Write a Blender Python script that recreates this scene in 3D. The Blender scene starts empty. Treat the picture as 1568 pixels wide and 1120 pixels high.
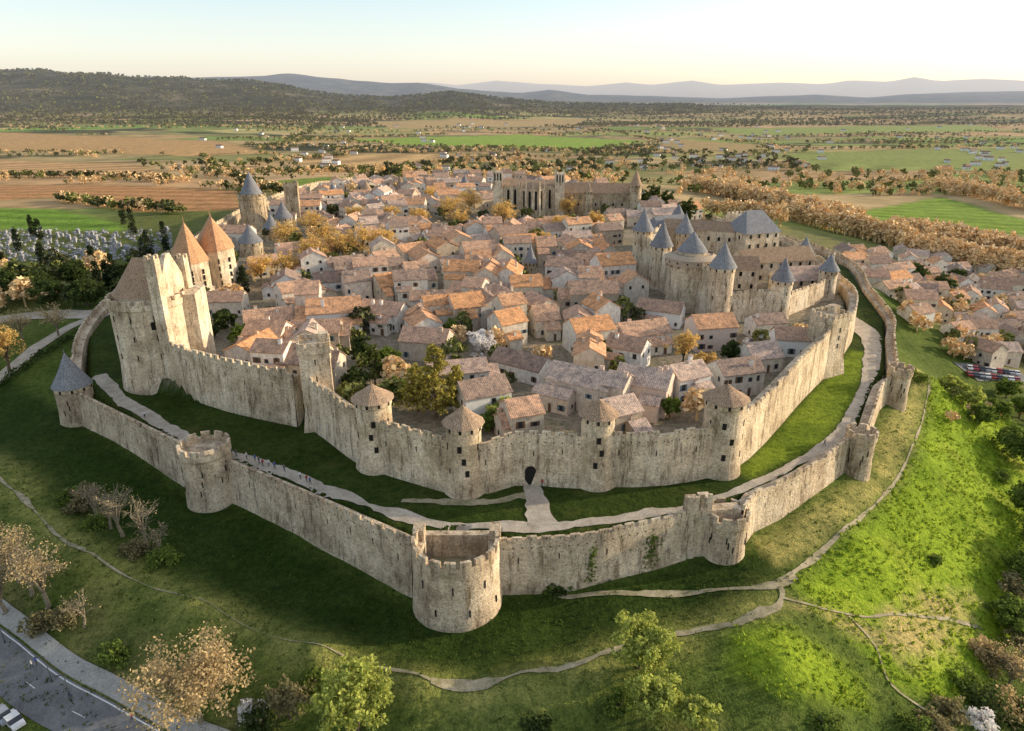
import bpy, math, random
import numpy as np
from mathutils import Vector
random.seed(7); rng=np.random.default_rng(7)
TH=math.radians(21.4); S=math.sin(TH); C=math.cos(TH); F=1045.0; CZ=80.0
SC=bpy.context.scene
# ---- unprojection helpers: image pixel coordinates -> metric site coordinates at a known level
def P(u,v,z):
    a=(u-784)/F; b=(560-v)/F; t=(CZ-z)/(S-b*C)
    return (a*t,(C+b*S)*t)
def ZT(v,Y):
    b=(560-v)/F; return CZ+Y*(-S+b*C)/(C+b*S)
def catmull(pts,step=3.0):
    pts=[np.array(p,float) for p in pts]; out=[]
    n=len(pts)
    for i in range(n-1):
        p0=pts[max(i-1,0)];p1=pts[i];p2=pts[i+1];p3=pts[min(i+2,n-1)]
        k=max(1,int(np.linalg.norm(p2-p1)/step))
        for j in range(k):
            t=j/k
            out.append(0.5*((2*p1)+(-p0+p2)*t+(2*p0-5*p1+4*p2-p3)*t*t+(-p0+3*p1-3*p2+p3)*t**3))
    out.append(pts[-1]); return np.array(out)
def sdist(X,Y,poly):
    """signed distance, negative inside"""
    poly=np.asarray(poly,float); n=len(poly)
    D=np.full(X.shape,1e18); ins=np.zeros(X.shape,bool)
    for i in range(n):
        ax,ay=poly[i]; bx,by=poly[(i+1)%n]
        ex,ey=bx-ax,by-ay; L=ex*ex+ey*ey+1e-9
        t=np.clip(((X-ax)*ex+(Y-ay)*ey)/L,0,1)
        D=np.minimum(D,(X-ax-t*ex)**2+(Y-ay-t*ey)**2)
        c=((ay>Y)!=(by>Y))&(X<(bx-ax)*(Y-ay)/(by-ay+1e-12)+ax)
        ins^=c
    D=np.sqrt(D); return np.where(ins,-D,D)
def ldist(X,Y,line):
    D=np.full(X.shape,1e18)
    for i in range(len(line)-1):
        ax,ay=line[i]; bx,by=line[i+1]; ex,ey=bx-ax,by-ay; L=ex*ex+ey*ey+1e-9
        t=np.clip(((X-ax)*ex+(Y-ay)*ey)/L,0,1)
        D=np.minimum(D,(X-ax-t*ex)**2+(Y-ay-t*ey)**2)
    return np.sqrt(D)
def ss(x,a,b):
    t=np.clip((x-a)/(b-a),0,1); return t*t*(3-2*t)
def fnoise(X,Y,sc,seed=0,octv=3):
    r=np.random.default_rng(seed); o=np.zeros(np.shape(X)); amp=1.0
    for k in range(octv):
        for j in range(4):
            an=r.uniform(0,6.28); ph=r.uniform(0,6.28); f=r.uniform(.7,1.3)*2**k/sc
            o=o+amp*np.sin((X*math.cos(an)+Y*math.sin(an))*f*6.28+ph+1.3*np.sin((X*math.sin(an*1.7)-Y*math.cos(an*1.7))*f*4+ph*2))
        amp*=.5
    return o/5.0

# ---------------------------------------------------------------- wall lines
outf=[P(u,v,10) for u,v in [(128,600),(205,645),(290,688),(345,703),(430,737),(530,780),(628,826)]]
outf+=[(-15,99.5),(-9.5,100.8),(-4,99.5)]
outf2=[P(u,v,10) for u,v in [(765,826),(880,820),(960,806),(1050,786),(1108,778)]]
outf3=[P(u,v,10) for u,v in [(1150,757),(1220,725),(1290,688),(1322,655),(1345,592),(1362,560),(1363,520),(1362,488)]]
OUTBACK=[(140,262),(152,300),(150,350),(115,450),(60,560),(-20,590),(-120,585),(-160,520),(-172,400),(-160,300),(-150,250),(-136,205)]
OUTER=[tuple(p) for p in outf+outf2+outf3]+OUTBACK
inl=[P(u,v,9) for u,v in [(238,604),(350,625),(462,650),(487,655),(552,703),(577,716),(685,748),(712,752),(745,750),(812,737),(885,742),(912,740),(945,740),(1010,738),(1075,727),(1100,722),(1135,700),(1175,660),(1215,615),(1255,575),(1268,560)]]
INBACK=[(98,192),(108,208),(119,232),(126,262),(132,300),(128,350),(96,435),(45,545),(-20,572),(-115,560),(-145,510),(-152,400),(-140,300),(-122,240),(-112,195),(-98,172)]
INNER=[tuple(p) for p in inl]+INBACK

ctrl=[]
for u,v,z in [(118,665,2),(200,705,2),(300,795,.5),(450,830,0),(600,880,-.5),(695,975,-1),(800,890,0),(950,885,.5),(1112,870,1),(1200,800,2),(1313,738,2.5),(1345,660,3),(1370,630,3),(1400,560,3),
 (60,620,2),(0,640,1),(200,790,-2),(400,900,-3.2),(560,960,-3.2),(695,1005,-2.6),(850,950,-2),(1050,930,-1.5),
 (0,720,3.5),(130,840,3.8),(300,915,3.6),(480,985,3.2),(640,1035,2.6),(800,1038,2.3),(940,990,1.8),(1190,930,1.5),(1195,890,1.5),
 (0,860,-1),(100,960,-3),(300,1040,-4),(500,1100,-5),(0,960,-5.5),(120,1080,-6),(250,1120,-6),(-150,1000,-7),(700,1110,-2),(900,1100,-2),(1050,1060,-1),
 (1290,810,2),(1400,680,3),(1425,580,3.5),(1450,800,-8),(1530,760,-14),(1560,680,-20),(1350,900,-4),(1480,900,-10),(1400,1000,-7),(1210,1000,3),(1120,1020,0),(1300,1080,-6),(1568,1000,-18),(1568,1110,-17),
 (1480,600,-17),(1460,560,-14),(1450,500,-20),(1420,470,-14),(1568,430,-28),(1250,340,-22),(1300,280,-28),(1560,300,-30),(1568,560,-24),
 (60,500,6),(150,490,8),(100,400,5),(0,400,4),(250,380,7),(200,310,2),(0,300,0),(300,260,0),(500,260,-3),(800,250,-10),(1100,262,-22),(-200,600,0)]:
    x,y=P(u,v,z); ctrl.append((x,y,z))
ctrl+=[(-160,300,8),(-170,420,8),(0,610,4),(160,300,2),(165,360,-2),(140,450,-3),(-60,20,-7),(0,10,-6),(60,15,-6),(-120,40,-8),(140,40,-18),(-250,100,-6),(300,100,-30),(-400,300,0),(500,400,-30)]
ctrl=np.array(ctrl)
_K=np.sqrt(((ctrl[:,None,:2]-ctrl[None,:,:2])**2).sum(-1)); _n=len(ctrl)
_A=np.zeros((_n+1,_n+1)); _A[:_n,:_n]=_K-np.eye(_n)*.8; _A[:_n,_n]=1;_A[_n,:_n]=1
_W=np.linalg.solve(_A,np.append(ctrl[:,2],0))
def rbf(X,Y):
    o=np.full(X.shape,_W[-1])
    for k in range(_n): o=o+_W[k]*np.sqrt((X-ctrl[k,0])**2+(Y-ctrl[k,1])**2+4)
    return o
R1=[(-500,112),(-200,106),(0,109),(60,111),(100,118),(160,117),(200,123),(280,124),(320,130),(380,128),(430,134),(520,148),(600,152),(690,143),(760,153),(850,160),(1568,163),(2200,160)]
R2=[(-500,120),(0,121),(240,118),(300,121),(380,119),(450,116),(520,121),(600,128),(640,127),(700,137),(800,142),(840,138),(900,146),(1000,147),(1100,151),(1250,146),(1330,149),(1400,143),(1568,140),(2200,140)]
R3=[(-500,128),(600,131),(660,127),(700,131),(760,124),(820,129),(900,132),(960,126),(1000,130),(1060,125),(1100,131),(1200,127),(1260,129),(1300,123),(1360,126),(1400,118),(1440,124),(1500,120),(1568,124),(2200,124)]
def ridge(X,Y,tab,Y0,wd,nz,ns):
    az=np.array([((u-784)/F)/(C+((560-v)/F)*S) for u,v in tab]); hz=np.array([ZT(v,Y0) for u,v in tab])
    h=np.interp(X/np.maximum(Y,100),az,hz)+30
    g=np.exp(-((Y-Y0)/wd)**2)
    return np.maximum(h,0)*g*(1+nz*fnoise(X,Y,ns,int(Y0),4))
def height(X,Y):
    X=np.asarray(X,float);Y=np.asarray(Y,float)
    r=np.hypot(X,Y-250)
    near=rbf(X,Y)+.25*fnoise(X,Y,22,3)
    plain=-30+22*ss(-X/np.maximum(Y,300),-.15,.55)*np.exp(-r/4000)+5*fnoise(X,Y,700,5)*ss(r,600,1500)
    w=ss(r,480,900)
    zo=near*(1-w)+plain*w
    zo=zo+ridge(X,Y,R1,4600,1200,.13,1500)+ridge(X,Y,R2,12500,2600,.10,3000)+ridge(X,Y,R3,26000,4500,.05,5000)
    di=sdist(X,Y,INNER); do=sdist(X,Y,OUTER)
    zl=9+.12*fnoise(X,Y,15,8)
    zt=13+3*ss(Y,180,450)
    wi=ss(-di,.4,1.6); wo=ss(-do,.3,1.5)
    z=zo*(1-wo)+zl*wo
    z=z*(1-wi)+zt*wi
    return z
def axis(lo,hi,st,far_lo,far_hi,ratio):
    a=list(np.arange(lo,hi,st)); s=st; x=a[-1]
    while x<far_hi: s*=ratio; x+=s; a.append(x)
    s=st; x=lo; b=[]
    while x>far_lo: s*=ratio; x-=s; b.append(x)
    return np.array(b[::-1]+a)
GX=axis(-165,165,1.25,-26000,26000,1.033); GY=axis(48,270,1.25,-300,34000,1.022)
GXX,GYY=np.meshgrid(GX,GY); GZ=height(GXX,GYY)
def gz(x,y):
    x=np.asarray(x,float);y=np.asarray(y,float)
    i=np.clip(np.searchsorted(GX,x)-1,0,len(GX)-2); j=np.clip(np.searchsorted(GY,y)-1,0,len(GY)-2)
    fx=(x-GX[i])/(GX[i+1]-GX[i]); fy=(y-GY[j])/(GY[j+1]-GY[j])
    return GZ[j,i]*(1-fx)*(1-fy)+GZ[j,i+1]*fx*(1-fy)+GZ[j+1,i]*(1-fx)*fy+GZ[j+1,i+1]*fx*fy
def PT(u,v):
    """ground point under an image pixel (iterated on the terrain)"""
    z=0.0
    for _ in range(12):
        x,y=P(u,v,z); z=.5*z+.5*float(gz(x,y))
    return x,y,float(gz(x,y))

# ---------------------------------------------------------------- materials
class M:
    def __init__(s,name):
        s.m=bpy.data.materials.new(name); s.m.use_nodes=True; s.t=s.m.node_tree; s.t.nodes.clear()
        s.out=s.t.nodes.new('ShaderNodeOutputMaterial'); s.b=s.t.nodes.new('ShaderNodeBsdfPrincipled')
        s.b.inputs['Specular IOR Level'].default_value=.15; s.b.inputs['Roughness'].default_value=.9
        s.t.links.new(s.b.outputs[0],s.out.inputs[0])
    def n(s,t,**k):
        n=s.t.nodes.new(t)
        for a,v in k.items(): setattr(n,a,v)
        return n
    def l(s,a,b): s.t.links.new(a,b)
    def coord(s,kind='Object'):
        return s.n('ShaderNodeTexCoord').outputs[kind]
    def pos(s): return s.n('ShaderNodeNewGeometry').outputs['Position']
    def noise(s,vec,scale,detail=3,rough=.6):
        n=s.n('ShaderNodeTexNoise'); n.inputs['Scale'].default_value=scale; n.inputs['Detail'].default_value=detail; n.inputs['Roughness'].default_value=rough
        s.l(vec,n.inputs['Vector']); return n.outputs['Fac']
    def ramp(s,fac,stops,interp='LINEAR'):
        r=s.n('ShaderNodeValToRGB'); e=r.color_ramp.elements; r.color_ramp.interpolation=interp
        while len(e)<len(stops): e.new(.5)
        for i,(p,c) in enumerate(stops): e[i].position=p; e[i].color=(*c,1) if len(c)==3 else c
        s.l(fac,r.inputs[0]); return r.outputs[0]
    def mix(s,fac,a,b,mode='MIX'):
        n=s.n('ShaderNodeMix',data_type='RGBA',blend_type=mode)
        for v,i in ((fac,0),(a,6),(b,7)):
            if isinstance(v,(int,float)): n.inputs[i].default_value=v
            elif isinstance(v,tuple): n.inputs[i].default_value=(*v,1)
            else: s.l(v,n.inputs[i])
        return n.outputs[2]
    def math(s,op,a,b=0.0):
        n=s.n('ShaderNodeMath',operation=op)
        for v,i in ((a,0),(b,1)):
            if isinstance(v,(int,float)): n.inputs[i].default_value=v
            else: s.l(v,n.inputs[i])
        return n.outputs[0]
    def scale(s,vec,xyz):
        n=s.n('ShaderNodeMapping'); n.inputs['Scale'].default_value=xyz; s.l(vec,n.inputs['Vector']); return n.outputs[0]
    def bump(s,h,strength=.5,dist=.2):
        n=s.n('ShaderNodeBump'); n.inputs['Strength'].default_value=strength; n.inputs['Distance'].default_value=dist
        s.l(h,n.inputs['Height']); s.l(n.outputs[0],s.b.inputs['Normal'])
    def col(s,c):
        if isinstance(c,tuple): s.b.inputs['Base Color'].default_value=(*c,1)
        else: s.l(c,s.b.inputs['Base Color'])
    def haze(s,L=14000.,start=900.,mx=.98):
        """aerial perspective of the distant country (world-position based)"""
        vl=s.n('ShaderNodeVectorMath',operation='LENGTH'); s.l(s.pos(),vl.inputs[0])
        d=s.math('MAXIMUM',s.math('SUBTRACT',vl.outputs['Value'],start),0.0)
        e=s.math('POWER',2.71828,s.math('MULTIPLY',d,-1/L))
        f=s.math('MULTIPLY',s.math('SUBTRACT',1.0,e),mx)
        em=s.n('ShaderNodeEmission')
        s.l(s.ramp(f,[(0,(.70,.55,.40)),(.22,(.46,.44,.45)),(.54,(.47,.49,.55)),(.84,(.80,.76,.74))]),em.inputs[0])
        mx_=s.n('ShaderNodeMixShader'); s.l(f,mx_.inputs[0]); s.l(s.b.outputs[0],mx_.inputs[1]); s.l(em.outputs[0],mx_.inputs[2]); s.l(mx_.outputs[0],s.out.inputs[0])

def stone(name,c1,c2,c3,bw=.7,bh=.30):
    m=M(name); uv=m.coord('UV'); p=m.pos()
    br=m.n('ShaderNodeTexBrick'); br.inputs['Scale'].default_value=1; br.inputs['Brick Width'].default_value=bw; br.inputs['Row Height'].default_value=bh
    br.inputs['Mortar Size'].default_value=.03; br.inputs['Color1'].default_value=(.78,.76,.73,1); br.inputs['Color2'].default_value=(1.15,1.12,1.08,1); br.inputs['Mortar'].default_value=(.68,.65,.61,1); br.inputs['Bias'].default_value=0.1
    m.l(uv,br.inputs['Vector'])
    n1=m.noise(p,.12,4,.75); n2=m.noise(m.scale(p,(.9,.9,.14)),.75,4,.8); n3=m.noise(p,2.4,3,.8)
    base=m.ramp(n1,[(.36,c1),(.5,c2),(.60,c3)])
    base=m.mix(1.0,base,m.ramp(n2,[(.37,(.46,.42,.38)),(.46,(.92,.91,.90)),(.68,(1.16,1.13,1.08))]),'MULTIPLY')
    base=m.mix(1.0,base,m.ramp(n3,[(.34,(.56,.54,.52)),(.5,(1.0,1.0,1.0)),(.7,(1.14,1.12,1.08))]),'MULTIPLY')
    base=m.mix(.7,base,br.outputs['Color'],'MULTIPLY')
    m.col(base); m.bump(n3,.8,.25); return m.m
ST_O=stone('outer_wall_stone',(.42,.34,.25),(.62,.52,.39),(.76,.66,.52))
ST_I=stone('inner_wall_stone',(.46,.37,.26),(.68,.57,.42),(.82,.71,.55),.65,.28)
ST_W=stone('dressed_stone',(.54,.44,.32),(.74,.63,.48),(.86,.77,.62),.65,.28)
ST_D=stone('weathered_stone',(.36,.28,.19),(.50,.41,.29),(.62,.53,.39),.65,.28)
def tile(name,stops,vary=.35,perobj=None):
    m=M(name); o=m.coord('UV'); p=m.pos()
    w=m.n('ShaderNodeTexWave',bands_direction='X'); w.inputs['Scale'].default_value=.75; w.inputs['Distortion'].default_value=.5; m.l(o,w.inputs['Vector'])
    n=m.noise(p,.6,4,.8); n2=m.noise(p,3.2,2,.7); r=m.n('ShaderNodeObjectInfo').outputs['Random']
    if perobj:
        c=m.ramp(r,perobj,'CONSTANT'); c=m.mix(1.,c,m.ramp(n,[(.34,(.55,.54,.55)),(.5,(1,.98,.96)),(.66,(1.4,1.28,1.14))]),'MULTIPLY')
    else:
        f=m.math('ADD',m.math('MULTIPLY',n,.8),m.math('MULTIPLY',r,vary)); f=m.math('SUBTRACT',f,vary*.5-.10)
        c=m.ramp(f,stops)
    c=m.mix(1.,c,m.ramp(n2,[(.3,(.50,.50,.50)),(.6,(1.15,1.13,1.1))]),'MULTIPLY')
    c=m.mix(.3,c,w.outputs['Color'],'MULTIPLY')
    m.col(c); m.bump(n2,.6,.15); return m.m
TILE=tile('terracotta_roof_tiles',None,.5,[(0,(.40,.30,.245)),(.12,(.62,.41,.30)),(.25,(.50,.34,.25)),(.38,(.72,.42,.25)),(.5,(.56,.42,.35)),(.6,(.66,.43,.30)),(.72,(.36,.26,.21)),(.8,(.76,.41,.21)),(.9,(.64,.50,.42))])
TILE_O=tile('orange_roof_tiles',[(.2,(.36,.20,.11)),(.5,(.62,.36,.20)),(.8,(.74,.46,.28))],.1)
TILE_B=tile('brown_roof_tiles',[(.2,(.24,.165,.11)),(.5,(.44,.31,.21)),(.8,(.56,.41,.29))],.2)
SLATE=tile('slate_roof',[(.2,(.17,.175,.19)),(.5,(.26,.27,.295)),(.8,(.36,.37,.39))],.2)
def plaster():
    m=M('house_plaster'); p=m.pos(); r=m.n('ShaderNodeObjectInfo').outputs['Random']; q=m.math('FRACT',m.math('MULTIPLY',r,7.31))
    c=m.ramp(q,[(0,(.52,.43,.33)),(.10,(.68,.60,.48)),(.28,(.80,.76,.68)),(.40,(.58,.48,.37)),(.5,(.84,.82,.77)),(.68,(.76,.64,.53)),(.8,(.85,.84,.81)),(1,(.72,.64,.52))])
    n=m.noise(p,.9,4,.7); n2=m.noise(m.scale(p,(1,1,.25)),1.6,3,.7)
    c=m.mix(1.,c,m.ramp(n,[(.3,(.70,.68,.65)),(.6,(1.05,1.04,1.03))]),'MULTIPLY')
    c=m.mix(.6,c,m.ramp(n2,[(.3,(.7,.68,.65)),(.6,(1.05,1.05,1.05))]),'MULTIPLY')
    m.col(c); return m.m
PLAS=plaster()
def flat(name,c,rough=.8,var=.25,sc=2.,spec=.2,metal=0):
    m=M(name); n=m.noise(m.pos(),sc,3,.6)
    m.col(m.mix(1.,c,m.ramp(n,[(.3,(1-var,)*3),(.7,(1+var*.4,)*3)]),'MULTIPLY')); m.b.inputs['Roughness'].default_value=rough; m.b.inputs['Specular IOR Level'].default_value=spec; m.b.inputs['Metallic'].default_value=metal; return m.m
DARK=flat('dark_opening',(.02,.018,.015)); GLASS=flat('window_glass',(.03,.035,.045),.15,.2,2,.5)
SHUT=flat('painted_shutter',(.16,.22,.25)); SHUT2=flat('wood_shutter',(.16,.09,.05)); FRAME=flat('window_surround',(.55,.50,.43))
WOOD=flat('hoarding_wood',(.44,.35,.26)); BARK=flat('tree_bark',(.16,.12,.085),.95,.4,3)
BARKG=flat('pale_bark',(.27,.23,.16),.95,.4,3)
def leaf(name,c,var=.55,transl=.4,hz=False):
    m=M(name); g=m.n('ShaderNodeNewGeometry'); n=m.noise(g.outputs['Position'],.35,2,.6)
    f=m.math('ADD',m.math('MULTIPLY',g.outputs['Random Per Island'],.5),m.math('MULTIPLY',n,.5))
    lo=tuple(x*(1-var) for x in c); hi=tuple(min(1,x*(1+var*.9)) for x in c)
    cc=m.ramp(f,[(.2,lo),(.5,c),(.8,hi)]); m.col(cc)
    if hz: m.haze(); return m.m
    tr=m.n('ShaderNodeBsdfTranslucent'); m.l(cc,tr.inputs[0]); mx=m.n('ShaderNodeMixShader'); mx.inputs[0].default_value=transl
    m.l(m.b.outputs[0],mx.inputs[1]); m.l(tr.outputs[0],mx.inputs[2]); m.l(mx.outputs[0],m.out.inputs[0]); return m.m
LG=leaf('green_leaves',(.17,.23,.045)); LY=leaf('spring_leaves',(.42,.46,.11)); LGOLD=leaf('golden_buds',(.70,.48,.17),.4)
LTAN=leaf('tan_buds',(.58,.44,.23),.4)
LPINE=leaf('pine_needles',(.10,.125,.03),.6); LCYP=leaf('cypress_leaves',(.035,.05,.02)); LBL=leaf('blossom',(.82,.79,.77),.15); LBR=leaf('brown_twigs',(.25,.22,.11))
LD=leaf('dark_leaves',(.075,.105,.03)); LPY=leaf('golden_pine_needles',(.36,.31,.07),.65)
TUFT=leaf('grass_blades_bright',(.26,.34,.035),.5); TUFTD=leaf('grass_blades',(.085,.12,.028),.5)
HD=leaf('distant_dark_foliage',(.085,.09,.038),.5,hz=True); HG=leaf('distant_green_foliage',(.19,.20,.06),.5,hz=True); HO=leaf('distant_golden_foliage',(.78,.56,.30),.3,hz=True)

def ground_mat(withfields):
    m=M('farmland' if withfields else 'grass'); p=m.pos()
    at=m.n('ShaderNodeVertexColor',layer_name='Col').outputs['Color']
    n1=m.noise(p,.09,4,.65); n2=m.noise(p,.7,4,.8); n3=m.noise(p,3.,2,.8)
    c=m.mix(1.,at,m.ramp(n1,[(.3,(.70,.75,.68)),(.6,(1.18,1.12,1.1))]),'MULTIPLY')
    c=m.mix(1.,c,m.ramp(n2,[(.3,(.48,.56,.48)),(.6,(1.25,1.18,1.12))]),'MULTIPLY')
    c=m.mix(.85,c,m.ramp(n3,[(.3,(.45,.52,.42)),(.62,(1.28,1.24,1.22))]),'MULTIPLY')
    m.b.inputs['Specular IOR Level'].default_value=.05
    if not withfields:
        m.col(c); m.bump(n2,.9,.7); return m.m
    def vor(sx,sy,rot,seed):
        mp=m.n('ShaderNodeMapping'); mp.inputs['Scale'].default_value=(sx,sy,0); mp.inputs['Rotation'].default_value=(0,0,rot); mp.inputs['Location'].default_value=(seed,seed*.7,0); m.l(p,mp.inputs[0])
        wv=m.n('ShaderNodeTexVoronoi',voronoi_dimensions='2D',distance='CHEBYCHEV'); wv.inputs['Scale'].default_value=1; wv.inputs['Randomness'].default_value=.8; m.l(mp.outputs[0],wv.inputs['Vector'])
        sep=m.n('ShaderNodeSeparateColor'); m.l(wv.outputs['Color'],sep.inputs[0]); return sep.outputs[0]
    f=vor(1/380,1/190,.25,3.3)
    pal=[(0,(.50,.32,.17)),(.17,(.16,.30,.05)),(.30,(.36,.27,.14)),(.42,(.22,.23,.085)),(.55,(.56,.39,.22)),(.66,(.19,.34,.06)),(.76,(.24,.22,.10)),(.88,(.46,.34,.18))]
    fc=m.ramp(f,pal,'CONSTANT')
    f2=vor(1/1500,1/420,-.2,9.1)
    fc=m.mix(.35,fc,m.ramp(f2,pal,'CONSTANT'))
    fc=m.mix(.9,fc,m.ramp(m.noise(p,.012,4,.7),[(.35,(.60,.62,.58)),(.6,(1.15,1.1,1.05))]),'MULTIPLY')
    sx=m.n('ShaderNodeSeparateXYZ'); m.l(p,sx.inputs[0])
    wood=m.ramp(m.noise(m.scale(p,(.5,1.9,1)),.0024,5,.65),[(.545,(0,0,0)),(.57,(1,1,1))])
    hillm=m.ramp(m.math('MULTIPLY',sx.outputs['Z'],1/100),[(.05,(0,0,0)),(.3,(1,1,1))])
    wd=m.mix(1.,wood,hillm,'LIGHTEN')
    fw=m.ramp(m.noise(p,.004,7,.8),[(.40,(.025,.034,.02)),(.52,(.06,.066,.034)),(.60,(.14,.12,.07)),(.68,(.26,.20,.12))])
    far=m.ramp(m.math('MULTIPLY',sx.outputs['Y'],1/3000),[(.25,(0,0,0)),(.45,(1,1,1))])
    fc=m.mix(m.math('MULTIPLY',wd,far),fc,fw)
    fa=m.n('ShaderNodeAttribute',attribute_name='far').outputs['Fac']
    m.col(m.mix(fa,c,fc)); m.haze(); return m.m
GROUND=[ground_mat(False),ground_mat(True)]
def gravel(name,c1,c2):
    m=M(name); p=m.pos(); m.col(m.mix(1.,m.ramp(m.noise(p,.35,4,.7),[(.3,c1),(.65,c2)]),m.ramp(m.noise(p,3,3,.7),[(.3,(.75,.75,.72)),(.6,(1.1,1.1,1.1))]),'MULTIPLY')); return m.m
GRAV=gravel('pale_gravel',(.34,.29,.23),(.52,.46,.38)); DIRT=gravel('trodden_earth',(.17,.16,.08),(.42,.36,.25)); ASPH=gravel('asphalt',(.13,.13,.135),(.20,.20,.20)); PAVE=gravel('pavement_concrete',(.28,.27,.25),(.40,.38,.35)); WHITE=flat('road_paint',(.7,.7,.68))

# ---------------------------------------------------------------- mesh builders
class B:
    def __init__(s): s.v=[];s.f=[];s.m=[]
    def face(s,pts,m=0):
        i=len(s.v); s.v+= [tuple(map(float,p)) for p in pts]; s.f.append(tuple(range(i,i+len(pts)))); s.m.append(m)
    def prism(s,bot,top,m=0,cap=True,capm=None,base=False):
        n=len(bot)
        for i in range(n):
            j=(i+1)%n; s.face([bot[i],bot[j],top[j],top[i]],m)
        if cap: s.face(top,m if capm is None else capm)
        if base: s.face(bot[::-1],m)
    def box(s,x,y,z0,z1,sx,sy,rot=0,m=0,capm=None,base=False,tap=1.0):
        c,d=math.cos(rot),math.sin(rot); q=[(-.5,-.5),(.5,-.5),(.5,.5),(-.5,.5)]
        f=lambda k,z:[(x+(a*sx*c-b*sy*d)*k,y+(a*sx*d+b*sy*c)*k,z) for a,b in q]
        s.prism(f(1,z0),f(tap,z1),m,True,capm,base)
    def obox(s,o,ax,ay,az,m=0):
        o=np.array(o,float);ax=np.array(ax,float);ay=np.array(ay,float);az=np.array(az,float)
        b=[o,o+ax,o+ax+ay,o+ay]; t=[p+az for p in b]; s.prism(b,t,m,True,None,True)
    def ring(s,x,y,z0,z1,r0,r1,n=28,m=0,cap=False,a0=0,a1=2*math.pi):
        full=abs(a1-a0-2*math.pi)<1e-6; k=n if full else n+1
        A=[a0+(a1-a0)*i/n for i in range(k)]
        b=[(x+r0*math.cos(a),y+r0*math.sin(a),z0) for a in A]; t=[(x+r1*math.cos(a),y+r1*math.sin(a),z1) for a in A]
        for i in range(k if full else k-1):
            j=(i+1)%k
            if r1<1e-3: s.face([b[i],b[j],t[0]],m)
            else: s.face([b[i],b[j],t[j],t[i]],m)
        if cap: s.face(t,m)
    def done(s,name,mats,loc=None):
        me=bpy.data.meshes.new(name); v=np.array(s.v)
        off=np.array(loc if loc else (v[:,0].mean(),v[:,1].mean(),v[:,2].min()))
        me.from_pydata([tuple(p) for p in (v-off)],[],s.f); me.polygons.foreach_set('material_index',s.m)
        for mt in mats: me.materials.append(mt)
        uv=me.uv_layers.new(name='UVMap').data; co=[]
        for f in s.f:
            a,b,c=s.v[f[0]],s.v[f[1]],s.v[f[2]]
            ux,uy,uz=b[0]-a[0],b[1]-a[1],b[2]-a[2]; wx,wy,wz=c[0]-a[0],c[1]-a[1],c[2]-a[2]
            nx,ny,nz=uy*wz-uz*wy,uz*wx-ux*wz,ux*wy-uy*wx; L=math.sqrt(nx*nx+ny*ny+nz*nz)
            if L>1e-9: nx/=L;ny/=L;nz/=L
            else: nx,ny,nz=0,0,1
            h=math.hypot(nx,ny)
            if h>.25:
                tx,ty=-ny/h,nx/h; k=1/max(h,.3) if abs(nz)>.2 else 1
                for i in f: p=s.v[i]; co+= [p[0]*tx+p[1]*ty,p[2]*k]
            else:
                for i in f: p=s.v[i]; co+= [p[0],p[1]]
        uv.foreach_set('uv',co)
        ob=bpy.data.objects.new(name,me); ob.location=tuple(off); SC.collection.objects.link(ob); return ob
def quads_obj(name,Q,mi,mats,loc=(0,0,0)):
    Q=np.asarray(Q,np.float32); n=len(Q); me=bpy.data.meshes.new(name)
    me.vertices.add(n*4); me.loops.add(n*4); me.polygons.add(n)
    me.vertices.foreach_set('co',(Q-np.array(loc,np.float32)).reshape(-1)); me.loops.foreach_set('vertex_index',np.arange(n*4,dtype=np.int32))
    me.polygons.foreach_set('loop_start',np.arange(0,n*4,4,dtype=np.int32)); me.polygons.foreach_set('loop_total',np.full(n,4,dtype=np.int32))
    me.polygons.foreach_set('material_index',np.asarray(mi,dtype=np.int32))
    for m in mats: me.materials.append(m)
    me.update(calc_edges=True); ob=bpy.data.objects.new(name,me); ob.location=loc; SC.collection.objects.link(ob); return ob

# ---------------------------------------------------------------- terrain sheet
SLOPE=np.array([P(u,v,z) for u,v,z in [(1425,560,3),(1420,620,3),(1400,690,3),(1345,760,2),(1280,820,2),(1210,890,1.5),(1230,920,1),(1300,980,-3),(1380,1060,-7),(1480,1100,-12),(1600,900,-18),(1640,700,-22),(1500,600,-16)]])
MOUND=np.array([P(u,v,z) for u,v,z in [(1110,960,1),(1190,945,2),(1260,960,2),(1330,1020,-3),(1340,1080,-5),(1200,1100,-3),(1110,1040,-1)]])
BERM=np.array([P(u,v,z) for u,v,z in [(1150,830,1.5),(1250,770,2),(1330,720,2.5),(1350,640,3),(1385,610,3),(1390,560,3),(1422,560,3),(1415,620,3),(1395,690,3),(1340,765,2),(1270,820,2),(1200,870,1.5)]])
FIELDS=[([(-150,278),(150,283),(365,292),(372,322),(200,325),(100,302),(-150,316)],(.52,.29,.15)),([(-150,318),(95,320),(190,345),(190,354),(-150,347)],(.19,.33,.055)),([(-150,240),(200,250),(340,275),(-150,268)],(.56,.36,.20)),
 ([(-150,195),(330,215),(430,235),(300,240),(-150,228)],(.54,.35,.18)),([(520,213),(800,206),(1000,216),(900,230),(620,223)],(.28,.42,.08)),([(1290,327),(1440,300),(1600,345),(1600,360),(1400,354)],(.24,.36,.065)),([(430,240),(700,235),(700,250),(480,262)],(.54,.37,.20)),([(1020,212),(1180,222),(1150,235),(1000,232)],(.44,.33,.17)),([(1200,235),(1600,225),(1600,262),(1250,262)],(.28,.34,.11)),([(380,282),(520,270),(560,285),(440,300)],(.22,.31,.07)),([(1080,196),(1500,192),(1560,202),(1150,208)],(.30,.38,.12)),([(560,186),(900,182),(880,194),(600,198)],(.50,.37,.2))]
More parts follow.
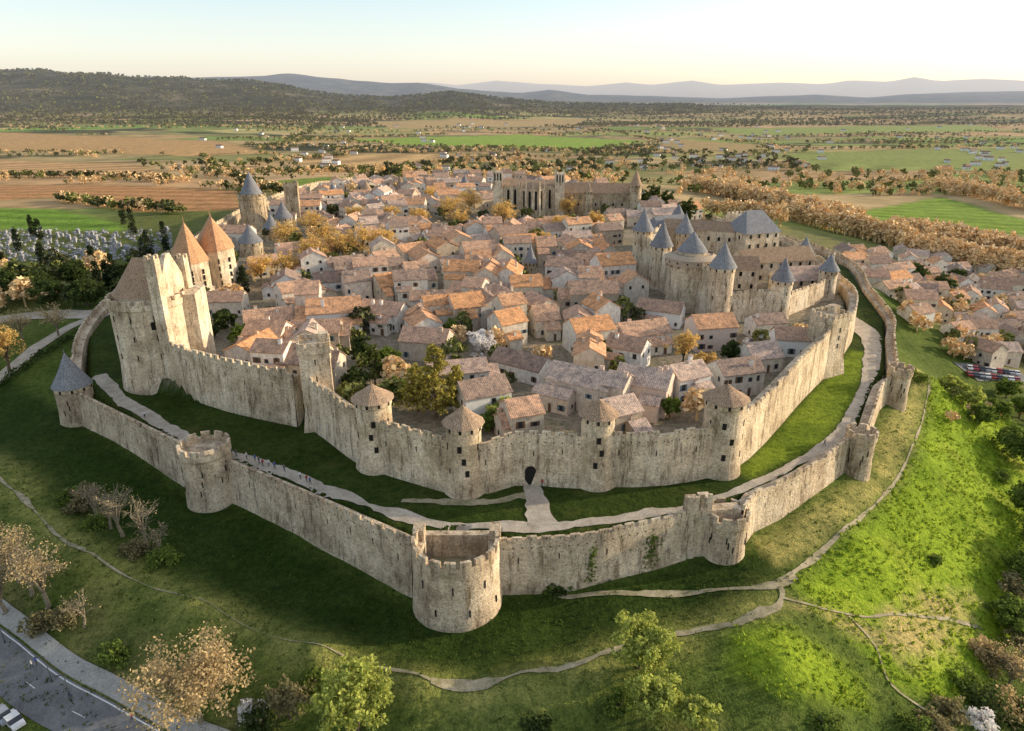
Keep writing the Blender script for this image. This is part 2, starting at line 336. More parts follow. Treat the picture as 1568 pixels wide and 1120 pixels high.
def build_ground():
    ny,nx=GZ.shape; me=bpy.data.meshes.new('ground')
    co=np.stack([GXX,GYY,GZ],-1).reshape(-1,3).astype(np.float32)
    idx=np.arange(nx*ny).reshape(ny,nx); q=np.stack([idx[:-1,:-1],idx[:-1,1:],idx[1:,1:],idx[1:,:-1]],-1).reshape(-1,4).astype(np.int32)
    n=len(q); me.vertices.add(len(co)); me.vertices.foreach_set('co',co.reshape(-1)); me.loops.add(n*4); me.polygons.add(n)
    me.loops.foreach_set('vertex_index',q.reshape(-1)); me.polygons.foreach_set('loop_start',np.arange(0,n*4,4,dtype=np.int32)); me.polygons.foreach_set('loop_total',np.full(n,4,dtype=np.int32))
    me.polygons.foreach_set('use_smooth',np.ones(n,bool))
    X,Y=GXX,GYY
    di=sdist(X,Y,INNER); do=sdist(X,Y,OUTER)
    col=np.zeros((ny,nx,4),np.float32); col[...,3]=1
    def put(w,c):
        for k in range(3): col[...,k]=col[...,k]*(1-w)+c[k]*w
    put(np.ones_like(X),(.085,.125,.028))
    nz=fnoise(X,Y,30,11); nz2=fnoise(X,Y,9,12)
    rp_=[P(u,v,2.5) for u,v in [(-150,640),(0,720),(130,840),(300,915),(480,985),(640,1035),(800,1038),(940,990),(1190,905)]]
    ridge_l=catmull(rp_,6)
    dl=ldist(X,Y,ridge_l)
    # turf of the dry moat, wall shade darkened into its colour
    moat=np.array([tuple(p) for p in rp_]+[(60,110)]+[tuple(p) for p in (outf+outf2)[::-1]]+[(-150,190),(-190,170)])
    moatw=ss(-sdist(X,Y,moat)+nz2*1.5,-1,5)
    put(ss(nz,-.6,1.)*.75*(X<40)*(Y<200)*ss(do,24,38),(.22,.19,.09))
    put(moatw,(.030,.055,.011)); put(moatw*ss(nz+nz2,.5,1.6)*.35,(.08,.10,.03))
    put(np.exp(-(dl/4.)**2)*.7*ss(nz2,-1.4,.6),(.30,.30,.10))
    put(ss(-sdist(X,Y,SLOPE),-2,4),(.20,.30,.025))
    put(ss(-sdist(X,Y,SLOPE),2,10)*ss(nz,.1,.9)*.5,(.29,.30,.06))
    put(ss(-sdist(X,Y,MOUND),-2,4),(.19,.28,.025))
    cd=np.array([P(u,v,z) for u,v,z in [(1215,930,0),(1330,950,-4),(1430,900,-8),(1500,900,-12),(1480,960,-12),(1420,1030,-9),(1350,1010,-6)]])
    put(ss(-sdist(X,Y,cd)+nz2*3,-2,4)*.85,(.38,.31,.15))
    put(ss(-sdist(X,Y,BERM)+nz2*2,-2,3)*.8,(.34,.32,.12))
    put(ss(-do,0,2),(.038,.062,.013)); put(ss(-do,0,2)*ss(nz2+nz,.2,1.6)*.5,(.12,.11,.04))  # turf between the walls, colour darkened to stand for their shade
    cr=np.array([P(u,v,9) for u,v in [(1130,720),(1180,668),(1262,580),(1300,535),(1332,540),(1310,620),(1260,680),(1150,735)]])
    put(ss(-sdist(X,Y,cr),-1,2)*.85,(.17,.25,.025))
    put(ss(-di,1,3),(.27,.24,.20)); put(ss(-di,3,5)*ss(nz2,.3,.9)*.7,(.09,.11,.04))
    r=np.hypot(X,Y-250)
    put((di>2)*(do>2)*ss(Y,150,230)*ss(X,-150,-190)*.9,(.13,.15,.05))
    put((do>20)*ss(X,175,200)*ss(Y,215,250),(.18,.18,.085))
    far=ss(r+20*nz,330,400)*ss(Y,150,260)
    for pl,c in FIELDS:
        w=ss(-sdist(X,Y,np.array([PT(u,v)[:2] for u,v in pl])),-4,4); rowsn=.8+.2*np.sin((X*.25+Y)*.25)*(r<1200); put(w,c); far=far*(1-w)
        for k in range(3): col[...,k]*=(1-w*(1-rowsn))
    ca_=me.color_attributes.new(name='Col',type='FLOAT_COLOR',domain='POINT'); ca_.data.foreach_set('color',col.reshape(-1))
    fa=me.attributes.new(name='far',type='FLOAT',domain='POINT'); fa.data.foreach_set('value',far.reshape(-1).astype(np.float32))
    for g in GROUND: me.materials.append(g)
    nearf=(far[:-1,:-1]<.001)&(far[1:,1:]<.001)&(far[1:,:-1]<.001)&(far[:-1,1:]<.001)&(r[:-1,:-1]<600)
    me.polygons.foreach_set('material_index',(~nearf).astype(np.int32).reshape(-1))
    me.update(calc_edges=True)
    ob=bpy.data.objects.new('ground',me); SC.collection.objects.link(ob)
build_ground()

# ---------------------------------------------------------------- draped paths and roads
def strip(name,pts,w,mat,off=.12,jit=.25,nc=4,curve=True):
    L=catmull(pts,1.2) if curve else np.array(pts,float)
    n=len(L); T=np.gradient(L,axis=0); T/=np.linalg.norm(T,axis=1)[:,None]+1e-9; N=np.stack([-T[:,1],T[:,0]],1)
    r=np.random.default_rng(len(pts)*7)
    jl=np.convolve(r.normal(0,jit,n+8),np.ones(5)/2.2,'same')[4:n+4]; jr=np.convolve(r.normal(0,jit,n+8),np.ones(5)/2.2,'same')[4:n+4]
    if not np.isscalar(w): W=np.interp(np.linspace(0,1,n),np.linspace(0,1,len(w)),w)
    else: W=np.ones(n)*w
    jl=np.clip(jl,-W*.45,W); jr=np.clip(jr,-W*.45,W)
    rows=[]
    for j in range(nc+1):
        s=j/nc-.5; e=(jl if s<0 else jr)*abs(s)*2*np.sign(s)
        q=L+N*(s*W+e)[:,None]; zz=gz(q[:,0],q[:,1])+off; rows.append(np.stack([q[:,0],q[:,1],zz],1))
    R=np.stack(rows,1); Q=np.stack([R[:-1,:-1],R[:-1,1:],R[1:,1:],R[1:,:-1]],2)[:, :, ::-1].reshape(-1,4,3)
    return quads_obj(name,Q,np.zeros(len(Q)),[mat])
px=lambda L,z:[P(u,v,z) for u,v in L]
strip('gravel_path',px([(150,575),(175,602),(225,637),(300,678),(350,698),(430,722),(520,757),(600,787),(650,800),(700,808),(770,810),(850,808),(960,795),(1040,780)],9),[2.5,3,3.2,3.0,3.0,3.0,3.0,2.8,2.6,2.4,2.0,1.6],GRAV,.12,.35)
strip('gravel_path',px([(1040,780),(1140,748),(1215,712),(1270,680),(1300,645),(1325,600),(1338,560),(1338,525),(1315,500),(1290,485)],9),[1.2,1.8,2.2,2.6,3,3.5,5,6.5,7.5,8],GRAV,.13)
strip('gravel_path',px([(812,738),(815,755),(825,780),(833,806)],9),[2.6,3.2,4.6,6.0],GRAV,.16,.6)
strip('trodden_path',px([(615,768),(690,772),(760,768),(800,760),(820,768)],9),[.4,1.2,1.5,2.4,4.5],DIRT,.14,.5)
strip('earth_path',[PT(u,v)[:2] for u,v in [(765,893),(820,902),(900,912),(1000,908),(1100,902),(1180,898),(1215,880)]],[.6,.7,.7,.8,.9,1.3],DIRT,.14,.3)
strip('earth_path',[PT(u,v)[:2] for u,v in [(1205,886),(1290,812),(1350,762),(1395,690),(1418,620),(1422,580),(1400,560)]],[1.1,.45,.3,.3,.25],DIRT,.14,.12)
strip('earth_path',[PT(u,v)[:2] for u,v in [(-80,670),(0,730),(50,780),(130,845)]],[.9,1.1,.9,.5],DIRT,.15)
strip('earth_path',[PT(u,v)[:2] for u,v in [(130,845),(220,895),(330,930),(480,985),(590,1025),(660,1042)]],[.5,.2,.1,.1,.2,.7],DIRT,.15,.1)
strip('earth_path',[PT(u,v)[:2] for u,v in [(660,1042),(760,1042),(860,1022),(940,992),(1040,972),(1130,952),(1185,930),(1197,905),(1190,895)]],[.7,.8,.8,.9,1.0,1.1,1.5,1.7,1.4],DIRT,.15,.35)
strip('earth_path',[PT(u,v)[:2] for u,v in [(1195,915),(1250,930),(1330,945),(1420,945),(1500,960)]],.6,DIRT,.17,.2)
strip('earth_path',[PT(u,v)[:2] for u,v in [(1300,945),(1340,990),(1365,1050),(1420,1090)]],.35,DIRT,.19,.12)
roadl=[PT(u,v)[:2] for u,v in [(-160,880),(-60,960),(0,1010),(60,1060),(130,1100),(220,1150),(330,1200)]]
strip('road',roadl,6.5,ASPH,.1,0)
RL=catmull(roadl,1.2); T=np.gradient(RL,axis=0); T/=np.linalg.norm(T,axis=1)[:,None]; NN=np.stack([-T[:,1],T[:,0]],1)
strip('road_edge_line',RL+NN*2.9,.18,WHITE,.125,0,nc=1,curve=False)
for k in range(0,len(RL)-3,9): strip('lane_marking',RL[k:k+3],.13,WHITE,.125,0,nc=1,curve=False)
def kerbed(name,L,w):
    n=len(L); T=np.gradient(L,axis=0); T/=np.linalg.norm(T,axis=1)[:,None]; N=np.stack([-T[:,1],T[:,0]],1); b=B()
    for i in range(n-1):
        a0=L[i]-N[i]*w/2;a1=L[i]+N[i]*w/2;c0=L[i+1]-N[i+1]*w/2;c1=L[i+1]+N[i+1]*w/2
        z=lambda p,o:(p[0],p[1],float(gz(p[0],p[1]))+o)
        b.face([z(a0,.24),z(c0,.24),z(c1,.24),z(a1,.24)]); b.face([z(a0,-.1),z(c0,-.1),z(c0,.24),z(a0,.24)]); b.face([z(a1,.24),z(c1,.24),z(c1,-.1),z(a1,-.1)])
    return b.done(name,[PAVE])
kerbed('pavement',RL+NN*4.9,2.6)
strip('parkway_road',[PT(u,v)[:2] for u,v in [(-80,640),(0,580),(60,530),(120,495),(170,480)]],5,GRAV,.2,.1)
strip('park_path',[PT(u,v)[:2] for u,v in [(-60,500),(40,485),(110,482),(160,484)]],9,GRAV,.22,.1)
strip('parking_area',[PT(u,v)[:2] for u,v in [(1478,570),(1520,572),(1580,582)]],11,ASPH,.25,.0)

# ---------------------------------------------------------------- fortification walls
def curtain(name,line,ztop,outward,th=2.4,mat=ST_O,mw=1.7,gap=.8,ph=.9,mh=.9,zbot=None,slits=True):
    """line of (x,y); outward=+1 if the field side lies to the left of travel; ztop scalar or list"""
    L=np.array(line,float); n=len(L); zt=np.interp(np.arange(n),np.linspace(0,n-1,len(np.atleast_1d(ztop))),np.atleast_1d(ztop))
    T=np.gradient(L,axis=0); T/=np.linalg.norm(T,axis=1)[:,None]; N=np.stack([-T[:,1],T[:,0]],1)*outward
    O=L+N*th/2; I=L-N*th/2; b=B()
    zb=np.array([min(float(gz(*(O[i]+N[i]*1.5))),float(gz(*(I[i]-N[i]*1.5))))-1.5 for i in range(n)]) if zbot is None else np.full(n,float(zbot))
    p3=lambda p,z:(p[0],p[1],z)
    E=.5
    for i in range(n-1):
        j=i+1; bo=[O[i]+N[i]*.45,O[j]+N[j]*.45]
        b.face([p3(bo[0],zb[i]),p3(bo[1],zb[j]),p3(O[j],zt[j]-ph-1.3),p3(O[i],zt[i]-ph-1.3)])
        b.face([p3(O[i],zt[i]-ph-1.3),p3(O[j],zt[j]-ph-1.3),p3(O[j],zt[j]),p3(O[i],zt[i])])
        Oi,Oj=O[i]-N[i]*E,O[j]-N[j]*E
        b.face([p3(O[i],zt[i]),p3(O[j],zt[j]),p3(Oj,zt[j]),p3(Oi,zt[i])])
        b.face([p3(Oi,zt[i]),p3(Oj,zt[j]),p3(Oj,zt[j]-ph),p3(Oi,zt[i]-ph)])
        b.face([p3(Oi,zt[i]-ph),p3(Oj,zt[j]-ph),p3(I[j],zt[j]-ph),p3(I[i],zt[i]-ph)])
        b.face([p3(I[i],zt[i]-ph),p3(I[j],zt[j]-ph),p3(I[j],zb[j]),p3(I[i],zb[i])])
    for k in (0,n-1):
        f=[p3(O[k],zb[k]),p3(I[k],zb[k]),p3(I[k],zt[k]-ph),p3(O[k],zt[k]-ph)]; b.face(f if k==0 else f[::-1])
    seg=np.linalg.norm(np.diff(O,axis=0),axis=1); cum=np.append(0,np.cumsum(seg)); s=.4; rr=random.Random(n)
    def at(s):
        return np.array([np.interp(s,cum,O[:,0]),np.interp(s,cum,O[:,1])]),np.interp(s,cum,zt),np.array([np.interp(s,cum,N[:,0]),np.interp(s,cum,N[:,1])])
    while s+mw<cum[-1]:
        a,za,na=at(s); c,zc,_=at(s+mw); d=c-a; h=mh*rr.uniform(.7,1.05)
        if rr.random()>.07:
            b.obox((a[0],a[1],za),(d[0],d[1],zc-za),(-na[0]*E*.98,-na[1]*E*.98,0),(0,0,h))
            if slits: 
                m_=(a+c)/2+na*.02; t=d/np.linalg.norm(d); b.face([p3(m_-t*.07,za+.1),p3(m_+t*.07,za+.1),p3(m_+t*.07,za+h*.75),p3(m_-t*.07,za+h*.75)],1)
        s+=mw*rr.uniform(.95,1.05)+gap*rr.uniform(.8,1.25)
    if slits:
        s=4.
        while s<cum[-1]-3:
            a,za,na=at(s); t=np.array([-na[1],na[0]]); zz=za-ph-rr.uniform(2.2,3.4)
            kk=np.interp(s,cum,zb); fr=(za-ph-1.3-zz)/max(.1,(za-ph-1.3-kk)); q=a+na*(.45*fr+.05)
            b.face([p3(q-t*.1,zz-.7),p3(q+t*.1,zz-.7),p3(q+t*.1,zz+.5),p3(q-t*.1,zz+.5)],1); s+=rr.uniform(5,9)
        s=1.5
        while s<cum[-1]-1:
            a,za,na=at(s); t=np.array([-na[1],na[0]]); q=a+na*.015; zz=za-ph-.5
            b.face([p3(q-t*.13,zz-.13),p3(q+t*.13,zz-.13),p3(q+t*.13,zz+.13),p3(q-t*.13,zz+.13)],1); s+=1.6
    return b.done(name,[mat,DARK])
def orient(line,poly):
    L=np.array(line); i=len(L)//2; m=(L[i]+L[i-1])/2; t=L[i]-L[i-1]; n=np.array([-t[1],t[0]]); n/=np.linalg.norm(n)
    return 1 if sdist(np.array([m[0]+n[0]*2]),np.array([m[1]+n[1]*2]),poly)[0]>sdist(np.array([m[0]-n[0]*2]),np.array([m[1]-n[1]*2]),poly)[0] else -1
def cw(name,pts,zt,poly,mat,**k):
    L=catmull(pts,4); return curtain(name,L,zt,orient(L,poly),mat=mat,**k)
def merlons_ring(b,x,y,r,z,h=1.0,E=.5,n=12,frac=.65,m=0,a0=0,a1=2*math.pi):
    st=(a1-a0)/n
    for i in range(n):
        a=a0+i*st; c=a+st*frac; sub=2
        for q in range(sub):
            p=a+(c-a)*q/sub; w=a+(c-a)*(q+1)/sub
            P4=lambda rr,zz,an:(x+rr*math.cos(an),y+rr*math.sin(an),zz)
            bot=[P4(r,z,p),P4(r,z,w),P4(r-E,z,w),P4(r-E,z,p)]; top=[(v[0],v[1],z+h) for v in bot]; b.prism(bot,top,m)
def tower(name,x,y,r,z0,z1,roof=None,rh=5,roofmat=1,mat=ST_I,batter=.6,bh=4,slit=3,n=28,over=.45,rsides=None,nm=12,win=False):
    b=B(); b.ring(x,y,z0-2,z0+bh,r+batter,r+.05,n); b.ring(x,y,z0+bh,z1-1.6,r+.05,r,n)
    b.ring(x,y,z1-1.6,z1-1.2,r,r+.22,n)
    b.ring(x,y,z1-1.2,z1,r+.22,r+.22,n)
    if roof is None or roof=='inner':
        b.ring(x,y,z1,z1,r+.22,r-.35,n); b.ring(x,y,z1,z1-.9,r-.35,r-.35,n); 
        b.face([(x+(r-.35)*math.cos(2*math.pi*i/n),y+(r-.35)*math.sin(2*math.pi*i/n),z1-.9) for i in range(n)])
        merlons_ring(b,x,y,r+.22,z1,1.1,.55,nm)
        if roof=='inner':
            ri=r*.78; b.ring(x,y,z1-.9,z1+1.2,ri,ri,n); b.ring(x,y,z1+1.2,z1+1.2,ri,ri+.35,n); b.ring(x,y,z1+1.2,z1+1.2+rh,ri+.35,0,rsides or n,1)
            b.ring(x,y,z1+rh+.9,z1+rh+2.2,.09,.05,6,1)
    else:
        b.ring(x,y,z1,z1-.12,r+.22,r+over,rsides or n,1); b.ring(x,y,z1-.12,z1+rh*.42,r+over,(r+over)*.52,rsides or n,1); b.ring(x,y,z1+rh*.42,z1+rh,(r+over)*.52,0,rsides or n,1)
        b.ring(x,y,z1+rh-.2,z1+rh+.9,.09,.05,6,1)
        for i in range(10):
            a=2*math.pi*i/10+.2; b.box(x+(r+.2)*math.cos(a),y+(r+.2)*math.sin(a),z1-1.15,z1-.35,.12,.5,a,2)
    rr=random.Random(int(x*10+y))
    for lv in range(slit):
        zz=z0+bh*.8+(z1-z0-bh-2)*(lv+.5)/slit
        for k in range(3):
            a=-math.pi/2+rr.uniform(-.25,.25)+(k-1)*1.1
            b.box(x+(r+.06)*math.cos(a),y+(r+.06)*math.sin(a),zz-.75,zz+.55,.14,.2 if not win or k!=1 else .8,a,2)
    rm={1:SLATE,2:TILE_B,3:TILE_O}[roofmat]
    return b.done(name,[mat,rm,DARK])

# outer enceinte
cw('outer_curtain_wall',[(-112,160)]+outf[1:2]+[(-64,126.5)],[10.6,10.2],OUTER,ST_O)
cw('outer_curtain_wall',[(-62,126)]+outf[3:6]+[(-16.5,97.5)],[10.3,10.2],OUTER,ST_O)
cw('outer_curtain_wall',[(-3,97.5)]+outf2[1:3]+[P(1050,786,10)],[10.2,10.4],OUTER,ST_O)
cw('outer_curtain_wall',[(41,106)]+outf3[:2]+[(75,135)],[10.6,10.6],OUTER,ST_O,mw=2.2)
cw('outer_curtain_wall',[(76,135)]+outf3[3:5]+[(102,169)],[10.6,10.8],OUTER,ST_O,mw=2.2)
cw('outer_curtain_wall',[(102.5,169)]+outf3[6:]+[(140,262),(152,300),(150,350),(115,450)],[10.8,11],OUTER,ST_O)
cw('outer_curtain_wall',[(-112,160),(-136,205),(-150,250),(-160,300),(-172,400)],[10.6,12],OUTER,ST_O)
tower('watch_tower',-112,160,4.2,2,ZT(588,160),'cone',8.5,1,ST_O,nm=10)
tower('half_round_tower',-63.5,125,4.9,.5,ZT(700,121)+.3,None,0,1,ST_O,batter=.5,nm=11)
tower('round_wall_tower',39.3,106,3.7,.5,ZT(783,106)-.6,None,0,1,ST_O,batter=.4,nm=9)
tower('round_wall_tower',76.2,133,3.0,2.5,12,None,0,1,ST_O,batter=.4,nm=8)
tower('round_wall_tower',103,168,2.9,3,13,None,0,1,ST_O,batter=.4,nm=8)
b=B()
for (u,v) in ((1057,786),(1077,782)):
    x,y=P(u,v,10); b.box(x,y,0,13.2,2.1,2.4,.1,0); 
    for sx in(-.7,.7): b.box(x+sx,y-.9,13.2,14.,.7,.5,.1,0)
x0,y0=P(1067,784,10); x1,y1=39.3,106
b.box((x0+x1)/2+1,(y0+y1)/2+.3,0,10.8,8,2.2,.12,0)
b.done('gate_turret',[ST_O])
def open_tower():
    b=B(); x,y,R,ri=-9.4,95.3,7.3,5.7; z0,z1=-4,11.0; a0,a1=-math.pi*1.12,math.pi*.12; n=40
    b.ring(x,y,z0,5,R+.6,R+.08,n,0,False,a0,a1); b.ring(x,y,5,z1,R+.08,R,n,0,False,a0,a1)
    P4=lambda r,z,a:(x+r*math.cos(a),y+r*math.sin(a),z)
    for i in range(n):
        p=a0+(a1-a0)*i/n;q=a0+(a1-a0)*(i+1)/n
        b.face([P4(R,z1,p),P4(R,z1,q),P4(R-.6,z1,q),P4(R-.6,z1,p)],3)
        b.face([P4(R-.6,z1,p),P4(R-.6,z1,q),P4(R-.6,z1-1.2,q),P4(R-.6,z1-1.2,p)])
        b.face([P4(R-.6,z1-1.2,p),P4(R-.6,z1-1.2,q),P4(ri,z1-1.2,q),P4(ri,z1-1.2,p)])
        b.face([P4(ri,z1-1.2,p),P4(ri,z1-1.2,q),P4(ri,3,q),P4(ri,3,p)],0)
    merlons_ring(b,x,y,R,z1,1.1,.6,11,.72,0,a0,a1)
    b.face([P4(ri+.1,5.2,2*math.pi*i/30) for i in range(30)],2)
    for s in (-1,1):
        e=P4(R-.3,0,a0 if s<0 else a1); b.box(e[0],e[1]+.6,z0,z1+.9,1.9,2.6,0,0)
    b.box(x,y+4.6,z0,9.6,12,1.4,0,0)
    for k in range(3):
        a=-math.pi/2+(k-1)*.75; b.box(x+(R+.05)*math.cos(a),y+(R+.05)*math.sin(a),6,7.5,.25,.22,a,1)
        a+=.35; b.box(x+(R+.3)*math.cos(a),y+(R+.3)*math.sin(a),1.6,2.9,.25,.22,a,1)
    b.done('barbican_tower',[ST_O,DARK,DIRT,TILE_B])
open_tower()
# inner enceinte
cw('inner_curtain_wall',[(-90,165)]+inl[1:2]+[inl[2]],[22.6,22.0],INNER,ST_I)
cw('inner_curtain_wall',[inl[3],inl[4],inl[5]],[21.5,20.5],INNER,ST_I)
cw('inner_curtain_wall',[inl[5],inl[6],inl[7]],[20.5,20],INNER,ST_I)
cw('inner_curtain_wall',[inl[7],inl[8],(P(785,738,9))],[19.6,19.8],INNER,ST_I)
cw('inner_curtain_wall',[P(785,738,9),inl[9],inl[10],inl[11]],[19.8,20],INNER,ST_I)
cw('inner_curtain_wall',[inl[11],inl[12],inl[13],inl[14],inl[15]],[20,20],INNER,ST_I)
cw('inner_curtain_wall',[inl[15],inl[16],inl[17],inl[18],inl[19]],[20.5,22],INNER,ST_I)
cw('inner_curtain_wall',[inl[19],(98,192),(108,208),(119,232),(126,262),(132,300),(128,350),(96,435),(45,545),(-20,572),(-115,560)],[20,16,16.5,18,20,20,20],INNER,ST_I)
cw('inner_curtain_wall',[(-98,180),(-112,195),(-122,240),(-140,300),(-152,400),(-145,510),(-115,560)],[21,22],INNER,ST_I)
gx,gy=P(812,737,9); b=B()
b.box(gx,gy-1.35,8,12.2,2.2,.5,0,1); 
pts=[(gx+1.1*math.cos(a),gy-1.6,12.2+1.1*math.sin(a)) for a in np.linspace(0,math.pi,9)]; b.face(pts,1)
b.box(gx-1.5,gy-1.3,8,12.2,.6,.7,0,0); b.box(gx+1.5,gy-1.3,8,12.2,.6,.7,0,0)
b.done('postern_gate',[ST_W,DARK])
tower('roofed_wall_tower',inl[5][0],inl[5][1]+1.2,3.6,9,24.4,'cone',2.9,2,ST_I,1.2,5,rsides=12,over=.8,win=True)
tower('roofed_wall_tower',inl[7][0],inl[7][1]+.8,3.3,9,23.6,'cone',3.3,2,ST_I,1.2,5,rsides=12,over=.8,win=True)
tower('roofed_wall_tower',inl[11][0],inl[11][1]+.8,3.2,9,24.0,'cone',3.1,2,ST_I,1.5,5,rsides=12,over=.8,win=True)
tower('roofed_wall_tower',inl[15][0],inl[15][1]+.8,3.9,9,25.2,'cone',2.9,2,ST_I,.9,4,rsides=12,over=.8,win=True)
def sqtower(name,x,y,w,z0,z1,rot=0,mat=ST_I,turret=True):
    b=B(); b.box(x,y,z0-2,z0+5,w+2,w+2,rot,0,tap=w/(w+2)); b.box(x,y,z0+5,z1,w,w,rot,0)
    b.box(x,y,z1-1.4,z1+.01,w+.5,w+.5,rot,0,base=True)
    c,s=math.cos(rot),math.sin(rot)
    k=4
    for side in range(4):
        for i in range(k):
            t=(i+.5)/k-.5; lx,ly=[(t*w,-w/2),(w/2,t*w),(t*w,w/2),(-w/2,t*w)][side]; hw=(w+.5)/k*.6
            sx,sy=(hw,.5) if side%2==0 else (.5,hw)
            b.box(x+lx*c-ly*s,y+lx*s+ly*c,z1,z1+1.1,sx,sy,rot,0)
    if turret: b.box(x+w*.28*c,y+w*.28*s+w*.2,z1,z1+2.0,w*.32,w*.32,rot,0)
    for zz in np.linspace(z0+8,z1-4,3):
        b.box(x+.3*s+(w/2)*s,y-(w/2)*c,zz,zz+1.3,.25,.14,rot,1)
    b.done(name,[mat,DARK])
sqtower('square_wall_tower',inl[3][0]+.5,inl[3][1]+2,6.6,9,29,.25)
sqtower('square_wall_tower',inl[19][0]+1.5,inl[19][1]+3,7.2,9,25.5,.5)

def treasury():
    b=B(); x,y,R=-94,170,9.0; z0=9; z1=ZT(468,162)
    b.ring(x,y,z0-3,z0+7,R+.9,R,36); b.ring(x,y,z0+7,z1-1.8,R,R,36); b.ring(x,y,z1-1.8,z1-1.4,R,R+.3,36); b.ring(x,y,z1-1.4,z1,R+.3,R+.3,36); b.ring(x,y,z1,z1,R+.3,R-.4,36); b.ring(x,y,z1,z1-1,R-.4,R-.4,36)
    b.face([(x+(R-.4)*math.cos(2*math.pi*i/36),y+(R-.4)*math.sin(2*math.pi*i/36),z1-1) for i in range(36)])
    merlons_ring(b,x,y,R+.3,z1,1.1,.6,18)
    b.box(x+6.0,y+4.5,z0-2,z1+.5,11,10,.15,0)
    k=12; A=np.linspace(math.pi*.5,math.pi*1.5,k); rr=7.0
    low=[(x+6.2,y+rr)]+[(x-.3+rr*math.cos(a),y+rr*math.sin(a)) for a in A]+[(x+6.2,y-rr)]
    rg0=(x-1.8,y,z1+10.2); rg1=(x+6.2,y,z1+10.2)
    for i in range(len(low)-1):
        p,q=low[i],low[i+1]
        b.face([(p[0],p[1],z1-1),(q[0],q[1],z1-1),(q[0],q[1],z1+1.6),(p[0],p[1],z1+1.6)],0)
        e=1.06; po=(x+(p[0]-x)*(e if p[0]<x+6 else 1),y+(p[1]-y)*e,z1+1.3); qo=(x+(q[0]-x)*(e if q[0]<x+6 else 1),y+(q[1]-y)*e,z1+1.3)
        if i in (0,len(low)-2): b.face([po,qo,rg0,rg1] if i==0 else [po,qo,rg1,rg0],2)
        else: b.face([po,qo,rg0],2)
    gt=[(-rr-.6,z1-1),(rr+.6,z1-1),(rr+.6,z1+2.4),(1.0,z1+11.2),(-1.0,z1+11.2),(-rr-.6,z1+2.4)]
    A_=[(x+6.2,y+a,zz) for a,zz in gt]; B_=[(x+7.3,y+a,zz) for a,zz in gt]; b.prism(A_,B_,0,True,None,True)
    for sy_,hh in((-rr-.3,11.5),(rr+.3,8.5)):
        b.box(x+6.9,y+sy_,z0+5,z1+hh,2.6,2.6,0,0)
        for sx in (-.85,.85):
            for s2 in(-.85,.85): b.box(x+6.9+sx,y+sy_+s2,z1+hh,z1+hh+.9,.75,.75,0,0)
    for zz in (z0+9,z0+14,z0+19):
        for a in (-2.2,-1.6,-1.0): b.box(x+(R+.05)*math.cos(a),y+(R+.05)*math.sin(a),zz,zz+1.5,.16,.22,a,1)
    b.box(x+(R+.05)*math.cos(-1.05),y+(R+.05)*math.sin(-1.05),z0+17,z0+19,.16,1.0,-1.05,1)
    b.done('treasury_tower',[ST_W,DARK,TILE_B])
treasury()
def narbonne():
    b=B(); z0=12
    for (u,v,w,ve,va) in ((294,470,11,402,343),(334,455,11.5,382,333)):
        x,y=P(u,v+8,z0); y+=5; ze=ZT(ve,y-5); za=ZT(va,y); rot=.45
        c,s=math.cos(rot),math.sin(rot); 
        pl=[(-w/2,-w*.35),(-w*.25,-w*.62),(0,-w*.75),(w*.25,-w*.62),(w/2,-w*.35),(w/2,w*.95),(-w/2,w*.95)]
        f=lambda k,z:[(x+(a*c-q*s)*k,y+(a*s+q*c)*k,z) for a,q in pl]
        b.prism(f(1.06,z0-4),f(1,z0+6),0,False); b.prism(f(1,z0+6),f(1,ze),0)
        e=f(1.07,ze-.1); r0=(x+(0*c+w*.2*s),y+(0*s-w*.2*c),za); r1=(x-(w*.6)*s,y+(w*.6)*c,za-.3)
        n=len(e)
        for i in range(n):
            j=(i+1)%n
            if i in (0,1,2,3): b.face([e[i],e[j],r0],2)
            elif i==4: b.face([e[i],e[j],r1,r0],2)
            elif i==5: b.face([e[i],e[j],r1],2)
            else: b.face([e[i],e[j],r0,r1],2)
        for r in (r0,r1): b.ring(r[0],r[1],za-.4,za+1.6,.15,.06,6,2)
        b.box(x+2.2,y-2.6,ze+2.5,ze+4.6,1.3,1.3,rot,0)
        for row in range(4):
            zz=z0+7+row*(ze-z0-9)/4
            for k in (-.32,.0,.32):
                lx,ly=k*w,-w*.66+abs(k)*w*.22
                if k==0: ly=-w*.76
                b.box(x+lx*c-ly*s,y+lx*s+ly*c,zz,zz+1.6,.5,.3,rot+k*1.6,1)
                ex,ey=w/2+.02,k*w+.5; b.box(x+ex*c-ey*s,y+ex*s+ey*c,zz+.5,zz+2,.12,.8,rot,1)
    b.done('gatehouse_towers',[ST_W,DARK,TILE_O])
narbonne()
placed=[]
for (u,v,ve,va,r,rm) in [(392,350,300,263,19,1),(436,352,333,308,13,1),(418,366,350,328,13,1),(386,388,370,343,17,1),(512,312,298,279,10,1),(562,305,292,276,9,2),(614,300,292,268,9,2),(712,300,287,268,10,1),(812,412,401,374,9,1)]:
    zb=15; x,y=P(u,v,zb); rr=r*math.hypot(y,65)/F; ze=ZT(ve,y); za=ZT(va,y)
    if u==392: tower('round_tower',x,y,rr,zb,ze,'inner',za-ze-1,rm,ST_D)
    else: tower('pointed_tower',x,y,rr,zb-3,ze,'cone',za-ze,rm,ST_D)
    placed.append((x,y,rr+3)); k_=1-10/math.hypot(x,y); placed.append((x*k_,y*k_,rr+4)); k_=1-20/math.hypot(x,y)
    if u<450: placed.append((x*k_,y*k_,rr+4))
sqtower('ruined_tower',*P(452,345,15),7,15,ZT(283,P(452,345,15)[1]),.2,ST_D)

